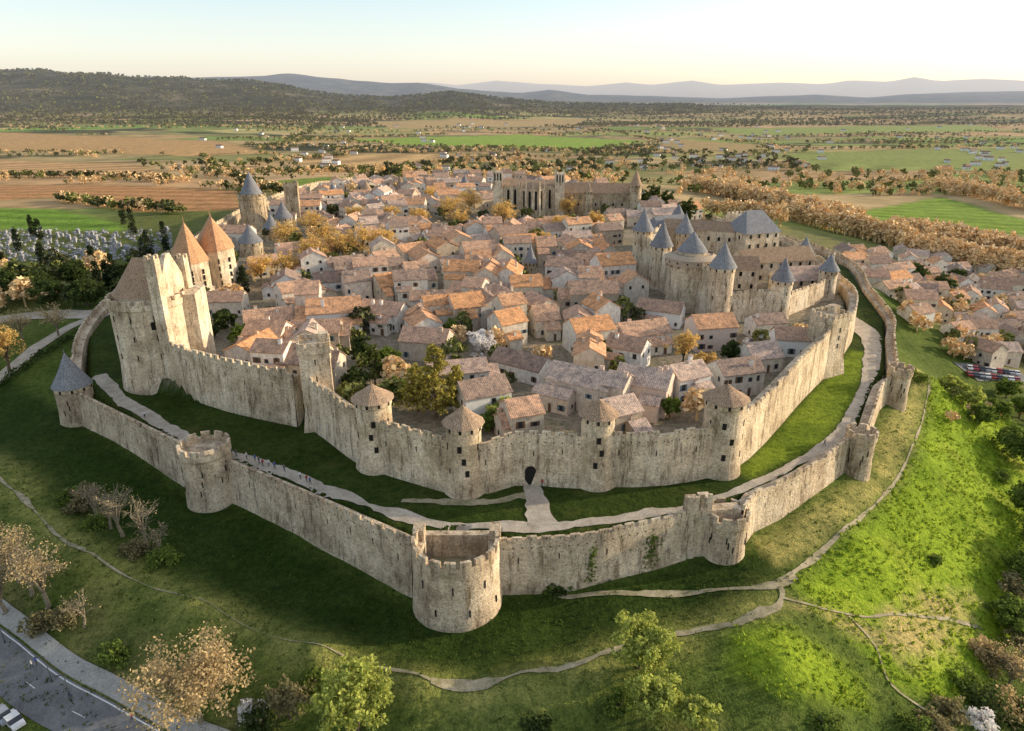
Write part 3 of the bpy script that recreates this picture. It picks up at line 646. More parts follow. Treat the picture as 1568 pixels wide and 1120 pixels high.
# ---------------------------------------------------------------- castle
CAST=[P(u,v,13) for u,v in [(955,430),(985,450),(1050,478),(1095,505),(1200,498),(1280,470),(1290,400),(1170,350),(960,360)]]
cpt={}
for key,u,v,ve,va,r in [('a',1097,495,408,370,18),('b',1190,487,428,394,15),('c',1262,458,413,388,13),('d',1227,420,392,362,14),('e',980,425,352,318,14),('f',1044,405,356,326,13),('g',1008,442,376,336,15),('h',1034,380,335,312,12),('i',1148,395,362,322,10)]:
    x,y=P(u,v,13); rr=r*math.hypot(y,65)/F; tower('castle_tower',x,y,rr,13,ZT(ve,y),'cone',ZT(va,y)-ZT(ve,y),1,ST_W,.5,3,over=.6); cpt[key]=(x,y)
x,y=P(1052,470,13); cpt['m']=(x,y); zt=ZT(402,y); b=B(); r=7.6
b.ring(x,y,11,17,r+.6,r,30); b.ring(x,y,17,zt,r,r,30); b.ring(x,y,zt,zt,r,r+1.1,30,3); b.ring(x,y,zt,zt+2,r+1.1,r+1.1,30,3); b.ring(x,y,zt+2,zt+3.2,r+1.5,r-.8,30,3)
b.ring(x,y,zt+1,zt+4.0,r-3,r-3,30,0); b.ring(x,y,zt+4.0,zt+4.1,r-3,r-2.5,30,1); b.ring(x,y,zt+4.0,zt+10.5,r-2.5,0,30,1); b.ring(x,y,zt+2.9,zt+3.0,r-.9,r-3,30,3)
for i in range(16):
    a=2*math.pi*i/16; b.box(x+(r+.4)*math.cos(a),y+(r+.4)*math.sin(a),zt-1,zt,1.3,.3,a,3); b.box(x+(r+1.12)*math.cos(a),y+(r+1.12)*math.sin(a),zt+.7,zt+1.3,.1,.5,a,2)
b.done('hoarded_tower',[ST_W,SLATE,DARK,WOOD])
def cwall(a,b_,zt): 
    L=catmull([a,b_],4); curtain('castle_wall',L,zt,orient(L,CAST),mat=ST_W,zbot=10)
cwall(cpt['m'],cpt['a'],ZT(418,cpt['a'][1])); cwall(cpt['a'],cpt['b'],ZT(446,212)); cwall(cpt['b'],cpt['c'],ZT(440,225)); cwall(cpt['e'],cpt['g'],ZT(372,255)); cwall(cpt['g'],cpt['m'],ZT(400,235)); cwall(cpt['e'],cpt['h'],28); cwall(cpt['c'],(124,262),24)
def hall(name,x,y,w,d,z0,ze,zr,rot,wm=ST_W,rm=SLATE,hip=0,rows=2,cols=5):
    b=B(); c,s=math.cos(rot),math.sin(rot); f=lambda a,q,z:(x+a*c-q*s,y+a*s+q*c,z)
    b.box(x,y,z0,ze,w,d,rot,0); o=.5
    e=[f(-w/2-o,-d/2-o,ze-.15),f(w/2+o,-d/2-o,ze-.15),f(w/2+o,d/2+o,ze-.15),f(-w/2-o,d/2+o,ze-.15)]
    r0,r1=f(-w/2-o+hip,0,zr),f(w/2+o-hip,0,zr)
    b.face([e[0],e[1],r1,r0],1); b.face([e[2],e[3],r0,r1],1)
    mm=1 if hip>0 else 0
    b.face([e[1],e[2],r1],mm); b.face([e[3],e[0],r0],mm); b.face(e[::-1],1)
    for side in (-1,1):
        for r_ in range(rows):
            zz=z0+(ze-z0)*(r_+.45)/rows
            for k in range(cols):
                q=(k+.5)/cols*w-w/2; p=f(q,side*(d/2+.03),0); b.box(p[0],p[1],zz,zz+1.6,1.0,.14,rot,2)
    for side in (-1,1):
        for k in range(2):
            p=f(side*(w/2+.03),(k-.5)*d*.4,0); b.box(p[0],p[1],ze-3,ze-1.4,.14,.9,rot,2)
    return b.done(name,[wm,rm,DARK])
kx,ky=P(1145,405,13); hall('castle_keep',kx,ky,17,15,12,ZT(352,ky),ZT(322,ky),.35,ST_W,SLATE,5,4,4)
sqtower('castle_square_tower',*P(1128,385,13),9,13,ZT(330,P(1128,385,13)[1]),.35,ST_W,False)
hall('castle_hall',*P(1075,400,13),34,11,12,ZT(372,265),ZT(357,268),-.35,ST_W,TILE_B,0,2,8)
hall('castle_hall',*P(1020,392,13),20,10,12,ZT(368,275),ZT(350,275),.5,ST_W,SLATE,2,3,5)
hall('castle_hall',*P(1180,425,13),30,11,12,ZT(412,250),ZT(394,250),.25,ST_W,TILE_B,0,2,7)
hall('castle_hall',*P(1100,440,13),26,10,12,ZT(425,235),ZT(408,235),-.1,ST_W,TILE_B,0,2,6)
hall('castle_hall',*P(1228,448,13),22,10,12,ZT(438,232),ZT(420,232),.2,ST_W,TILE,0,2,5)

# ---------------------------------------------------------------- basilica
def basilica():
    x,y=P(815,330,16); z=15; b=B(); H=ZT(284,y)
    b.box(x,y+6,z,H,34,14,0,0)
    for i in range(9): 
        b.box(x-16+i*4,y-1.4,z,H-1,1.3,2.2,0,0); b.box(x-16+i*4,y-1.6,H-1,H+3.6,.9,.9,0,0,tap=.15)
        if i<8:
            b.box(x-14+i*4,y-1.02,z+5,H-3.2,1.3,.2,0,1)
            b.face([(x-14+i*4+.65*math.cos(a),y-1.12,H-3.2+1.0*math.sin(a)) for a in np.linspace(0,math.pi,7)],1)
    b.ring(x,y-1,z,H-1,7,7,10,0,False,-math.pi,0); 
    for a in np.linspace(-math.pi,0,7):
        b.box(x+7.3*math.cos(a),y-1+7.3*math.sin(a),z,H-1,1.8,1.1,a,0); b.box(x+7.8*math.cos(a),y-1+7.8*math.sin(a),H-1,H+3.4,.9,.9,a,0,tap=.15)
    for a in np.linspace(-math.pi,0,7)[:-1]+math.pi/12: b.box(x+6.95*math.cos(a),y-1+6.95*math.sin(a),z+5,H-2.5,.3,1.3,a,1)
    b.ring(x,y-1,H-1,H+2.2,7.4,.4,10,2,False,-math.pi,0)
    b.face([(x-17.5,y-1.2,H-.1),(x+17.5,y-1.2,H-.1),(x+17.5,y+6,H+2.5),(x-17.5,y+6,H+2.5)],2); b.face([(x+17.5,y+13.5,H-.1),(x-17.5,y+13.5,H-.1),(x-17.5,y+6,H+2.5),(x+17.5,y+6,H+2.5)],2)
    for sx,hh in ((-20,8),(15.5,7)):
        b.box(x+sx,y-1,z,H+hh,5.4,5.4,0,0); 
        for k in range(3): b.box(x+sx-1.6+k*1.6,y-3.65,H+hh-5,H+hh-1,.8,.2,0,1)
        for ax in(-2.2,2.2):
            for ay in(-2.2,2.2): b.box(x+sx+ax,y-1+ay,H+hh,H+hh+1.8,.9,.9,0,0,tap=.3)
    b.done('basilica',[ST_W,DARK,TILE_B])
    hall('basilica_nave',x+38,y+12,46,16,z,H-5,H,-.08,ST_D,TILE_B,0,1,9)
    tower('pointed_tower',x+60,y+2,3.4,15,H,'cone',9,2,ST_D)
    tower('pointed_tower',x+32,y-4,2.4,15,H-3,'cone',5,2,ST_D)
    return x,y
bx,by=basilica()

# ---------------------------------------------------------------- houses
HPOS=[]
def house(name,x,y,w,d,h,rot,z=None,pitch=.3,rm=None,wm=None,seed=0,detail=True):
    HPOS.append((x,y))
    r=random.Random(seed); b=B(); c,s=math.cos(rot),math.sin(rot); z0=(float(gz(x,y)) if z is None else z)
    f=lambda a,q,zz:(x+a*c-q*s,y+a*s+q*c,zz)
    shc=r.random()<.5
    def body(cx,cy,w,d,h):
        g=lambda a,q,zz:f(cx+a,cy+q,z0+zz); rr=d/2*pitch*2
        b.prism([g(-w/2,-d/2,-2),g(w/2,-d/2,-2),g(w/2,d/2,-2),g(-w/2,d/2,-2)],[g(-w/2,-d/2,h),g(w/2,-d/2,h),g(w/2,d/2,h),g(-w/2,d/2,h)],0)
        for sx in (-1,1):
            t=[g(sx*w/2,-d/2,h),g(sx*w/2,d/2,h),g(sx*w/2,0,h+rr)]; b.face(t if sx>0 else t[::-1],0)
        o=.4; th=.22; e=o*pitch*2
        for sy in (-1,1):
            a0,a1=-w/2-.25,w/2+.25
            lo=[g(a0,sy*(d/2+o),h-e+.02),g(a1,sy*(d/2+o),h-e+.02),g(a1,0,h+rr+.02),g(a0,0,h+rr+.02)]; hi=[(p[0],p[1],p[2]+th) for p in lo]
            if sy>0: lo=lo[::-1];hi=hi[::-1]
            b.prism(lo,hi,1,True,None,True)
        nf=max(1,int(h/2.9)); nc=max(1,int(w/2.7))
        for fl in range(nf):
            zz=.9+fl*2.9
            for k in range(nc):
                for sy in (-1,1):
                    if r.random()<.25: continue
                    q=(k+.5)/nc*w-w/2+r.uniform(-.4,.4); door=(fl==0 and k==nc//2 and sy<0)
                    ww=r.choice((.7,.95,1.0));wh=r.choice((1.0,1.35,1.5))
                    z_a,z_b=(0,2.1) if door else (zz,zz+wh)
                    def bx_(a,ww_,za,zb,out,m):
                        p=g(a,sy*(d/2+out),0); b.box(p[0],p[1],z0+za,z0+zb,ww_,.08,rot,m,base=True)
                    bx_(q,ww+.3,z_a-.12,z_b+.15,.0,5); bx_(q,ww,z_a,z_b,.025,4 if door else 2)
                    if not door and r.random()<.5:
                        m=3 if shc else 4
                        bx_(q-ww*.78,.48,zz,zz+wh,.05,m); bx_(q+ww*.78,.48,zz,zz+wh,.05,m)
            nd=max(1,int(d/3.6))
            for k in range(nd):
                for sx in (-1,1):
                    if r.random()<.35: continue
                    q=(k+.5)/nd*d-d/2; p=g(sx*(w/2),q,0); b.box(p[0],p[1],z0+zz,z0+zz+1.3,.1,1.15,rot,5,base=True); p=g(sx*(w/2+.025),q,0); b.box(p[0],p[1],z0+zz+.1,z0+zz+1.2,.1,.85,rot,2,base=True)
        for _c in range(r.choice((0,1,1,2))):
            a=r.uniform(-w*.4,w*.4); q=r.choice((-1,1))*d*r.uniform(.05,.3); p=g(a,q,0); zt=z0+h+rr+r.uniform(.2,.8); b.box(p[0],p[1],z0+h,zt,.9,.65,rot,0); b.box(p[0],p[1],zt,zt+.15,1.1,.85,rot,1,base=True)
    body(0,0,w,d,h)
    if detail and r.random()<.55: body(r.choice((-1,1))*w*r.uniform(.1,.3),-d*.5-1.4 if r.random()<.6 else d*.5+1.2,w*r.uniform(.35,.6),r.uniform(3.5,5.5),h*r.uniform(.5,.75))
    if detail and r.random()<.3:
        a=w*.5*r.choice((-1,1)); body(a*1.1,0,w*.3,d*.8,h*r.uniform(.6,1.2))
    return b.done(name,[wm or PLAS,rm or TILE,GLASS,SHUT,SHUT2,FRAME],(x,y,z0))
WPL=flat('white_plaster',(.84,.82,.78),.9,.12); PPL=flat('pink_plaster',(.72,.57,.47),.9,.2)
man=[(738,632,11,8.5,6,25,WPL),(893,618,16,9,6.5,-32,None),(985,622,12,9.5,7,-25,PPL),(1045,608,9,8,6.5,25,WPL),(1122,598,11,8,6,15,None),(800,575,15,8,4,-35,None),(655,545,13,9,5.5,-12,None),(900,535,12,9,7,20,None),(960,560,10,8,6,-30,None),
 (1215,540,12,8,5,-10,WPL),(1085,530,12,9,7,10,PPL),(980,530,15,9,5,20,None),(515,505,16,11,7,12,WPL),(590,500,14,9,5.5,-20,None),(415,510,14,9,5,20,None),(350,480,12,8,5,5,None),(1010,495,14,8,5,-25,WPL),(905,480,16,10,8,5,None),(1170,515,10,7,5,10,None)]
for i,(u,v,w,d,h,ro,wm) in enumerate(man):
    x,y=P(u,v,13); house('town_house',x,y,w,d,h,math.radians(ro),wm=wm,seed=i+900); placed.append((x,y,max(w,d)*.62))
TREES=[(668,640,18,5.4,'goldpine'),(700,632,12,3.6,'goldpine'),(640,630,12,3.6,'goldpine'),(575,590,11,4.2,'pine'),(600,575,8,3.4,'green'),(553,560,8,3.,'dark'),(740,553,9,4.2,'blossom'),(1045,560,10,4.5,'gold'),(1080,570,6,3.5,'gold'),(1117,555,6,3,'dark'),(765,652,5,3,'spring'),(745,660,4,2.5,'green'),(345,505,6,4,'dark'),(370,525,5,3.5,'green'),(320,520,5,3,'dark'),(850,610,5,3,'green'),(1025,640,5,2.6,'green'),(925,560,7,3,'green'),(490,480,8,1.6,'cypress'),(375,455,11,2.2,'cypress'),(770,640,5,3.2,'spring'),(690,520,6,3,'green'),(545,600,6,3.2,'dark'),(610,615,6,3,'green')]
for u,v,h,R,k in TREES:
    x,y=P(u,v,13); placed.append((x,y,R*.8))
    if k=='blossom': placed.append((x*.95,y*.95,4.5))
goldT=[(400,432,12,6),(440,425,12,6),(480,405,14,7),(520,400,14,7),(555,395,15,8),(590,392,14,7),(440,380,14,7),(480,362,13,7),(690,340,14,8),(720,330,14,8),(770,350,15,8),(600,345,11,6),(640,350,11,6),(545,345,11,6),(660,315,11,6),(860,360,11,6),(910,355,11,5),(870,335,12,6),(500,380,13,6),(835,385,10,5),(705,355,12,6)]
for u,v,h,R in goldT:
    x,y=P(u,v,15); placed.append((x,y,R*.75)); k_=1-9/math.hypot(x,y); placed.append((x*k_,y*k_,R*.4))
nh=0
cand=[]
rot0=.22
row=0; yy=-60.
while yy<620:
    xx=-330+rng.uniform(0,8)
    while xx<330:
        w=rng.uniform(7,15); X=xx*math.cos(rot0)-yy*math.sin(rot0)+float(fnoise(xx,yy,120,2))*14; Y=xx*math.sin(rot0)+yy*math.cos(rot0)+float(fnoise(xx,yy,110,4))*14+rng.uniform(-1.8,1.8)
        cand.append((X+w/2*.97,Y,w,row)); xx+=w*rng.choice([.96,1.02,1.3],p=[.5,.28,.22])
    row+=1; yy+=10.6 if row%2 else 13.5
for X,Y,w,row in cand:
    di=float(sdist(np.array([X]),np.array([Y]),INNER)[0])
    if di>-9.5 or Y>555: continue
    if float(sdist(np.array([X]),np.array([Y]),CAST)[0])<7: continue
    if abs(X-bx-3)<34 and abs(Y-by+6)<30: continue
    if X-bx>0 and X-bx<68 and abs(Y-by-2)<24: continue
    if any((X-a)**2+(Y-q)**2<(r+w*.5)**2 for a,q,r in placed): continue
    if rng.random()<.07: continue
    if X<-75 and Y<215: continue
    if 60<X and 185<Y<206: continue
    d=rng.uniform(7.5,10.5); h=rng.choice([3.8,5.5,6.5,7.5,9.5],p=[.12,.25,.26,.23,.14])*rng.uniform(.92,1.08)
    if abs(X-bx)<60 and by-70<Y<by: h=min(h,5.5)
    ro=rot0+float(fnoise(X,Y,110,6))*.75+(math.pi/2 if rng.random()<.33 else 0)+rng.uniform(-.15,.15)
    house('town_house',X,Y,w*.98,d,h,ro,seed=nh,pitch=rng.uniform(.22,.34),detail=Y<330); nh+=1
print('houses',nh)
TOWNH=np.array(HPOS)
k=0
for _ in range(900):
    u=rng.uniform(1290,1640); v=rng.uniform(392,600)
    if v>500+ (u-1380)*.25 and u<1500: continue
    x,y,z=PT(u,v)
    if 1460<u and 558<v: continue
    if float(sdist(np.array([x]),np.array([y]),OUTER)[0])<22 or x<150: continue
    if any((x-a)**2+(y-q)**2<12.5**2 for a,q,r in placed[-400:]): continue
    placed.append((x,y,0)); house('suburb_house',x,y,rng.uniform(9,15),rng.uniform(8,10),rng.uniform(4.5,7.5),rng.uniform(-.5,.5)+(1.57 if rng.random()<.3 else 0),z=z,seed=3000+k,detail=False); k+=1
    if k>120: break
print('suburb',k)

# ---------------------------------------------------------------- trees
def tube(p0,p1,r0,r1,n=6):
    p0=np.array(p0,float);p1=np.array(p1,float); d=p1-p0; d/=np.linalg.norm(d)+1e-9
    a=np.cross(d,[0,0,1.] if abs(d[2])<.9 else [1.,0,0]); a/=np.linalg.norm(a); c=np.cross(d,a)
    A=np.linspace(0,2*np.pi,n+1); o=np.outer(np.cos(A),a)+np.outer(np.sin(A),c); b=p0+o*r0; t=p1+o*r1
    return np.stack([b[:-1],b[1:],t[1:],t[:-1]],1)
def leaves(cent,rad,n,size,r):
    k=len(cent); c=np.repeat(cent,n,0); rr=np.repeat(np.atleast_1d(rad)*np.ones(k),n)
    d=r.normal(size=(k*n,3)); d/=np.linalg.norm(d,axis=1)[:,None]; c=c+d*(rr*r.uniform(.25,1,(k*n))**.6)[:,None]*np.array([1,1,.75])
    a=r.normal(size=(k*n,3)); a/=np.linalg.norm(a,axis=1)[:,None]; b=np.cross(a,r.normal(size=(k*n,3))); b/=np.linalg.norm(b,axis=1)[:,None]
    s=size*r.uniform(.6,1.3,(k*n,1)); a=a*s; b=b*s*.7
    return np.stack([c-a-b*.4,c+a*.2-b,c+a+b*.4,c-a*.2+b],1)
def tree(name,x,y,z,h,R,kind,seed):
    r=np.random.default_rng(seed); W=[]; Lf=[]; lm=LG; bark=BARK; base=np.array([x,y,z])
    dens=1.0
    if kind in('cypress',):
        W.append(tube((0,0,-.5),(0,0,h*.9),.25,.05)); t=r.uniform(.05,1,70); rad=R*np.abs(np.sin(np.clip(t*.9+.12,0,1)*np.pi))**.6*.8
        a=r.uniform(0,6.28,70); cent=np.stack([np.cos(a)*rad*.7,np.sin(a)*rad*.7,t*h*.96],1); Lf.append(leaves(cent,R*.5,14,.38,r)); lm=LCYP
    elif kind in('pine','goldpine'):
        W.append(tube((0,0,-.5),(0,0,h*.97),h*.02+.08,.04)); lm=LPINE if kind=='pine' else LPY
        cent=[]
        nl=int(h*.9)
        for i in range(nl):
            t=i/nl; zz=h*(.16+.82*t); rad=R*(1-t)**.75+.35; nb=7 if t<.7 else 4
            for j in range(nb):
                a=r.uniform(0,6.28); rl=rad*r.uniform(.55,1.15); e=np.array([math.cos(a)*rl,math.sin(a)*rl,zz+rl*.12]); W.append(tube((0,0,zz-rl*.1),e,.07,.03,4))
                for q in (.45,.75,1.): cent.append(e*np.array([q,q,1])+[0,0,r.uniform(-.2,.2)])
        Lf.append(leaves(np.array(cent),.7,10,.34,r))
    elif kind in('bush','bushgold','bushdark','bushbrown','bushblossom'):
        lm={'bush':LG,'bushgold':LTAN,'bushdark':LD,'bushbrown':LBR,'bushblossom':LBL}[kind]; n=int(16+R*R*3)
        for j in range(5):
            a=r.uniform(0,6.28); W.append(tube((0,0,-.3),(math.cos(a)*R*.5,math.sin(a)*R*.5,h*.6),.1,.03,4))
        d=r.normal(size=(n,3)); d/=np.linalg.norm(d,axis=1)[:,None]; d[:,2]=abs(d[:,2]); c=d*np.array([R,R,h*.85])*r.uniform(.4,1.05,(n,1)); Lf.append(leaves(c,R*.25+.2,24,.26,r))
    else:
        cfg={'green':(LG,1.,.30),'spring':(LY,1.,.27),'gold':(LGOLD,.8,.3),'goldsparse':(LTAN,.5,.22),'dark':(LD,1.,.34),'blossom':(LBL,.9,.34),'bare':(LTAN,.08,.13),'baregold':(LTAN,.14,.17),'brown':(LBR,.6,.28)}[kind]
        lm,dens,ls=cfg; th=h*.24; tr=h*.022+.08; lean=r.uniform(-.3,.3,2)
        if kind in('bare','baregold','goldsparse'): bark=BARKG
        top=np.array([lean[0],lean[1],th]); W.append(tube((0,0,-.6),(0,0,th*.2),tr*1.5,tr*1.1,8)); W.append(tube((0,0,th*.2),top,tr*1.1,tr*.85,8))
        cz=h*.58; rz=h*.42; cent=[]; nl=9 if R>3 else 6
        for i in range(nl):
            a=6.283*i/nl+r.uniform(-.3,.3); el=r.uniform(.25,1.35) if i else 1.5
            if kind=='bare': el=r.uniform(.9,1.45)
            e=np.array([math.cos(a)*R*.72*math.cos(el*.8),math.sin(a)*R*.72*math.cos(el*.8),cz+rz*.75*math.sin(el)-rz*.35]); mid=top+(e-top)*.5+np.array([0,0,.06*h]); 
            W.append(tube(top,mid,tr*.6,tr*.35,5)); W.append(tube(mid,e,tr*.35,tr*.14,5))
            for j in range(6 if dens<.6 else 4):
                q=r.uniform(.3,1.); s0=mid+(e-mid)*q if r.random()<.7 else top+(mid-top)*r.uniform(.5,1); dd=r.normal(size=3); dd/=np.linalg.norm(dd); dd[2]=abs(dd[2])*.8+.1
                e2=s0+dd*R*r.uniform(.25,.5); W.append(tube(s0,e2,tr*.22,tr*.08,4)); cent.append(e2); cent.append((s0+e2)/2+r.normal(size=3)*.3)
                if dens<.6:
                    for _ in range(6 if kind!='bare' else 4):
                        d3=dd+r.normal(size=3)*.55; d3/=np.linalg.norm(d3); e3=e2+d3*R*r.uniform(.12,.3); W.append(tube(s0+(e2-s0)*r.uniform(.3,1),e3,max(.03,tr*.08),.018,3)); cent.append(e3)
        cent=np.array(cent); extra=int(R*R*(2.6 if dens==1. else 1.3)*dens)
        if extra and dens>=.5:
            d=r.normal(size=(extra,3)); d/=np.linalg.norm(d,axis=1)[:,None]; c2=d*np.array([R,R,rz])*r.uniform(.6,1.05,(extra,1))*(1+.2*np.sin(d[:,:1]*5+seed)*np.cos(d[:,1:2]*4)); c2[:,2]+=cz; cent=np.vstack([cent,c2])
        nlv=1 if kind=='bare' else max(3,int((46 if dens==1. else 26)*dens))
        Lf.append(leaves(cent,R*.15+.25,nlv,ls,r))
        if kind=='bare': Lf[-1]=Lf[-1][::3]
    Wq=np.concatenate(W); Lq=np.concatenate(Lf); Q=np.concatenate([Wq,Lq])+base
    quads_obj(name,Q,np.concatenate([np.zeros(len(Wq)),np.ones(len(Lq))]),[bark,lm],(x,y,z))
NM={'goldpine':'pine_tree','pine':'pine_tree','cypress':'cypress_tree','green':'leafy_tree','dark':'leafy_tree','spring':'leafy_tree','gold':'plane_tree','goldsparse':'plane_tree','blossom':'blossom_tree','bare':'bare_tree','baregold':'bare_tree','brown':'leafy_tree','bush':'bush','bushgold':'bush','bushdark':'bush','bushbrown':'bush','bushblossom':'blossom_bush'}
sd=100
for u,v,h,R,k in TREES:
    x,y=P(u,v,13); tree(NM[k],x,y,float(gz(x,y)),h,R,k,sd); sd+=1
for u,v,h,R in goldT:
    x,y=P(u,v,15); tree('plane_tree',x,y,float(gz(x,y)),h,R,'gold',sd); sd+=1
OUTT=[(308,1108,13,8,'goldsparse'),(548,1118,12,5.2,'spring'),(978,1022,9,4.6,'spring'),(1000,1098,7,4,'spring'),(1062,1130,6.5,2.8,'spring'),(945,1085,3.5,2,'bush'),(178,1010,3.5,2.6,'bush'),(445,1100,6,4,'brown'),(400,1110,4,3,'bushdark'),(480,1050,3,2,'bush'),
 (150,800,10,3.8,'bare'),(188,822,12,4.2,'bare'),(225,838,11,4,'bare'),(245,850,7,3,'bare'),(170,810,9,3.5,'bare'),(120,780,3,3,'bushbrown'),(150,805,2.5,3,'bush'),(210,845,2.5,3,'bushbrown'),(250,860,2.6,3,'bush'),(130,770,4,3,'brown'),(110,765,3,3,'bush'),
 (30,890,13,5,'baregold'),(75,930,13,5,'baregold'),(10,940,11,4,'bare'),(50,910,12,5,'bare'),(130,960,7,3,'bare'),(60,960,3,3,'bushbrown'),(20,870,3,3,'bushbrown'),(100,950,3,3,'bushbrown'),
 (15,570,15,6,'gold'),(-20,540,14,6,'gold'),(90,515,12,5,'baregold'),(35,520,11,5,'baregold'),
 (1548,700,9,5,'green'),(1480,625,7,4,'spring'),(1525,640,7,4,'green'),(1455,600,5,3.5,'spring'),(1500,650,6,4,'green'),(1560,640,8,4,'green'),(1410,585,4,2.2,'bush'),(1395,575,3,2,'bush'),(1540,610,7,4,'green'),
 (1575,720,11,5,'green'),(1570,790,10,4.5,'green'),(1600,850,11,5,'green'),(1575,900,9,4.5,'green'),(1600,660,10,5,'green'),(1580,820,7,3.5,'bush'),(1535,735,4,2.2,'bush'),
 (1500,1085,5,4,'bushdark'),(1545,1050,7,4.5,'baregold'),(1550,970,7,4.5,'green'),(1430,1118,3.5,3,'bushbrown'),(1497,1108,3.5,2.3,'bushblossom'),(1565,1010,6,4,'brown'),(1475,1050,4,3,'bush'),(1520,1020,5,3.5,'bushbrown'),(1560,1110,5,4,'bushdark'),(1400,1120,3,2.5,'bush'),(1545,920,6,3.5,'brown'),(1450,1095,4,2.6,'bushbrown'),(1265,1118,3,2.4,'bush'),(820,1118,2.6,2,'bushdark'),(385,1095,2.6,2.2,'bushblossom'),(1430,860,1.6,1.6,'bush'),(1200,775,1.6,1.3,'bush'),(1560,870,6,4,'bush'),
 (1500,1000,4,3,'bushgold'),(1530,1090,5,3.6,'bushgold'),(850,868,2.4,1.8,'bushdark'),(840,880,1.6,1.5,'bush'),(870,875,1.4,1.3,'bush')]
for u,v,h,R,k in OUTT:
    x,y,z=PT(u,min(v,1125)); tree(NM[k],x,y,z,h,R,k,sd); sd+=1
for u,v in [(155,440),(168,432),(62,352),(52,350),(30,372),(68,395),(225,395),(232,385),(205,345),(180,435),(28,430),(45,440),(145,400),(255,370),(190,330)]:
    x,y,z=PT(u,v+14); tree('cypress_tree',x,y,z,rng.uniform(11,16),rng.uniform(1.7,2.6),'cypress',sd); sd+=1
for u,v in [(120,440),(135,470),(60,455),(20,460),(210,440),(80,470),(1410,440),(1465,440),(1395,430),(1440,455)]:
    x,y,z=PT(u,v); tree('leafy_tree',x,y,z,rng.uniform(9,12),rng.uniform(5,6.5),'dark',sd); sd+=1
for u,v in [(965,325),(985,330),(1000,322),(1020,330),(1050,345)]:
    x,y=P(u,v,15); tree('pine_tree',x,y,float(gz(x,y)),14,5,'dark',sd); sd+=1
def ivy(u,v,n,wd):
    r=np.random.default_rng(int(u)); x,y=P(u,v,5); zz=1+7.0*r.uniform(0,1,n); xc=x+r.normal(0,1,n)*wd*(.35+.65*np.abs(np.sin(zz*.9+u)))
    Lx=np.array(outf2); c=np.stack([xc,np.interp(xc,Lx[:,0],Lx[:,1])-1.5-(9-zz)*.03,zz],1)
    quads_obj('ivy',leaves(c,.22,4,.16,r),np.zeros(n*4),[LG],(0,0,0))
ivy(902,830,130,.6); ivy(995,835,150,1.1)

# grass tufts (one mesh each)
def tufts(name,n,x0,x1,y0,y1,cond,mat,size,seed):
    r=np.random.default_rng(seed); x=r.uniform(x0,x1,n); y=r.uniform(y0,y1,n); k=cond(x,y)&(fnoise(x,y,6,seed)+fnoise(x,y,25,seed+1)>r.uniform(-.9,.6,n)); x=x[k];y=y[k]; z=gz(x,y)
    c=np.stack([x,y,z+.08],1); c=np.repeat(c,4,0)+r.normal(0,.22,(len(x)*4,3))*[1,1,.2]; m=len(c)
    a=r.uniform(0,6.28,m); s=size*r.uniform(.5,1.5,m); dx=np.stack([np.cos(a)*s*.5,np.sin(a)*s*.5,np.zeros(m)],1); up=np.stack([r.normal(0,.35,m)*s,r.normal(0,.35,m)*s,s],1)
    quads_obj(name,np.stack([c-dx,c+dx,c+dx*.35+up,c-dx*.35+up],1),np.zeros(m),[mat])
tufts('grass_tufts',22000,35,170,60,200,lambda x,y:(sdist(x,y,SLOPE)<0)|(sdist(x,y,MOUND)<0),TUFT,.36,31)
tufts('grass_tufts',14000,-120,110,62,190,lambda x,y:(sdist(x,y,OUTER)>1.5)&(sdist(x,y,SLOPE)>0)&(sdist(x,y,MOUND)>0),TUFTD,.24,33)

# distant masses of trees (one mesh each)
def template(r,wide=1.0,q=5,nc=16,size=.17):
    d=r.normal(size=(nc,3)); d/=np.linalg.norm(d,axis=1)[:,None]; c=d*np.array([.42*wide,.42*wide,.38])*r.uniform(.5,1,(nc,1)); c[:,2]+=.6
    return np.concatenate([leaves(c,.15,q,size,r),tube((0,0,-.1),(0,0,.5),.04,.03,4)])
def mass(name,pts,hs,mats,wide=1.0,q=5,nc=16,size=.17,seed=1):
    r=np.random.default_rng(seed); T=[template(r,wide,q,nc,size) for _ in range(6)]; Q=[];mi=[]
    pts=np.asarray(pts); 
    for i in range(6):
        s=np.arange(len(pts))%6==i; p=pts[s]; hh=hs[s]
        if len(p)==0: continue
        a=r.uniform(0,6.28,len(p)); ca,sa=np.cos(a)[:,None,None],np.sin(a)[:,None,None]; t=T[i][None]
        x=t[...,0]*ca-t[...,1]*sa; y=t[...,0]*sa+t[...,1]*ca; q_=np.stack([x,y,t[...,2]*np.ones_like(x)],-1)*hh[:,None,None,None]+p[:,None,None,:]
        Q.append(q_.reshape(-1,4,3)); mi.append(np.repeat(r.integers(0,len(mats),len(p)),t.shape[1]))
    quads_obj(name,np.concatenate(Q),np.concatenate(mi),mats)
def withz(p): p=np.asarray(p); return np.stack([p[:,0],p[:,1],gz(p[:,0],p[:,1])],1)
def along(segs):
    pts=[]
    for (a,b_,n,sp) in segs:
        A=np.array(PT(*a)[:2]);Bb=np.array(PT(*b_)[:2]); t=rng.uniform(0,1,n); pts+=list(A+(Bb-A)*t[:,None]+rng.normal(0,sp*.5,(n,2)))
    return withz(pts)
pts=along([((1060,292),(1150,306),70,9),((1110,300),(1300,345),230,16),((1200,335),(1400,385),170,9),((1380,365),(1600,405),260,16),((1400,395),(1620,440),160,10),((1440,290),(1620,330),120,14),((1090,330),(1180,345),40,8)]); mass('riverside_plane_trees',pts,rng.uniform(12,18,len(pts)),[HO,HO,HO],.7,8,26,.07,3)
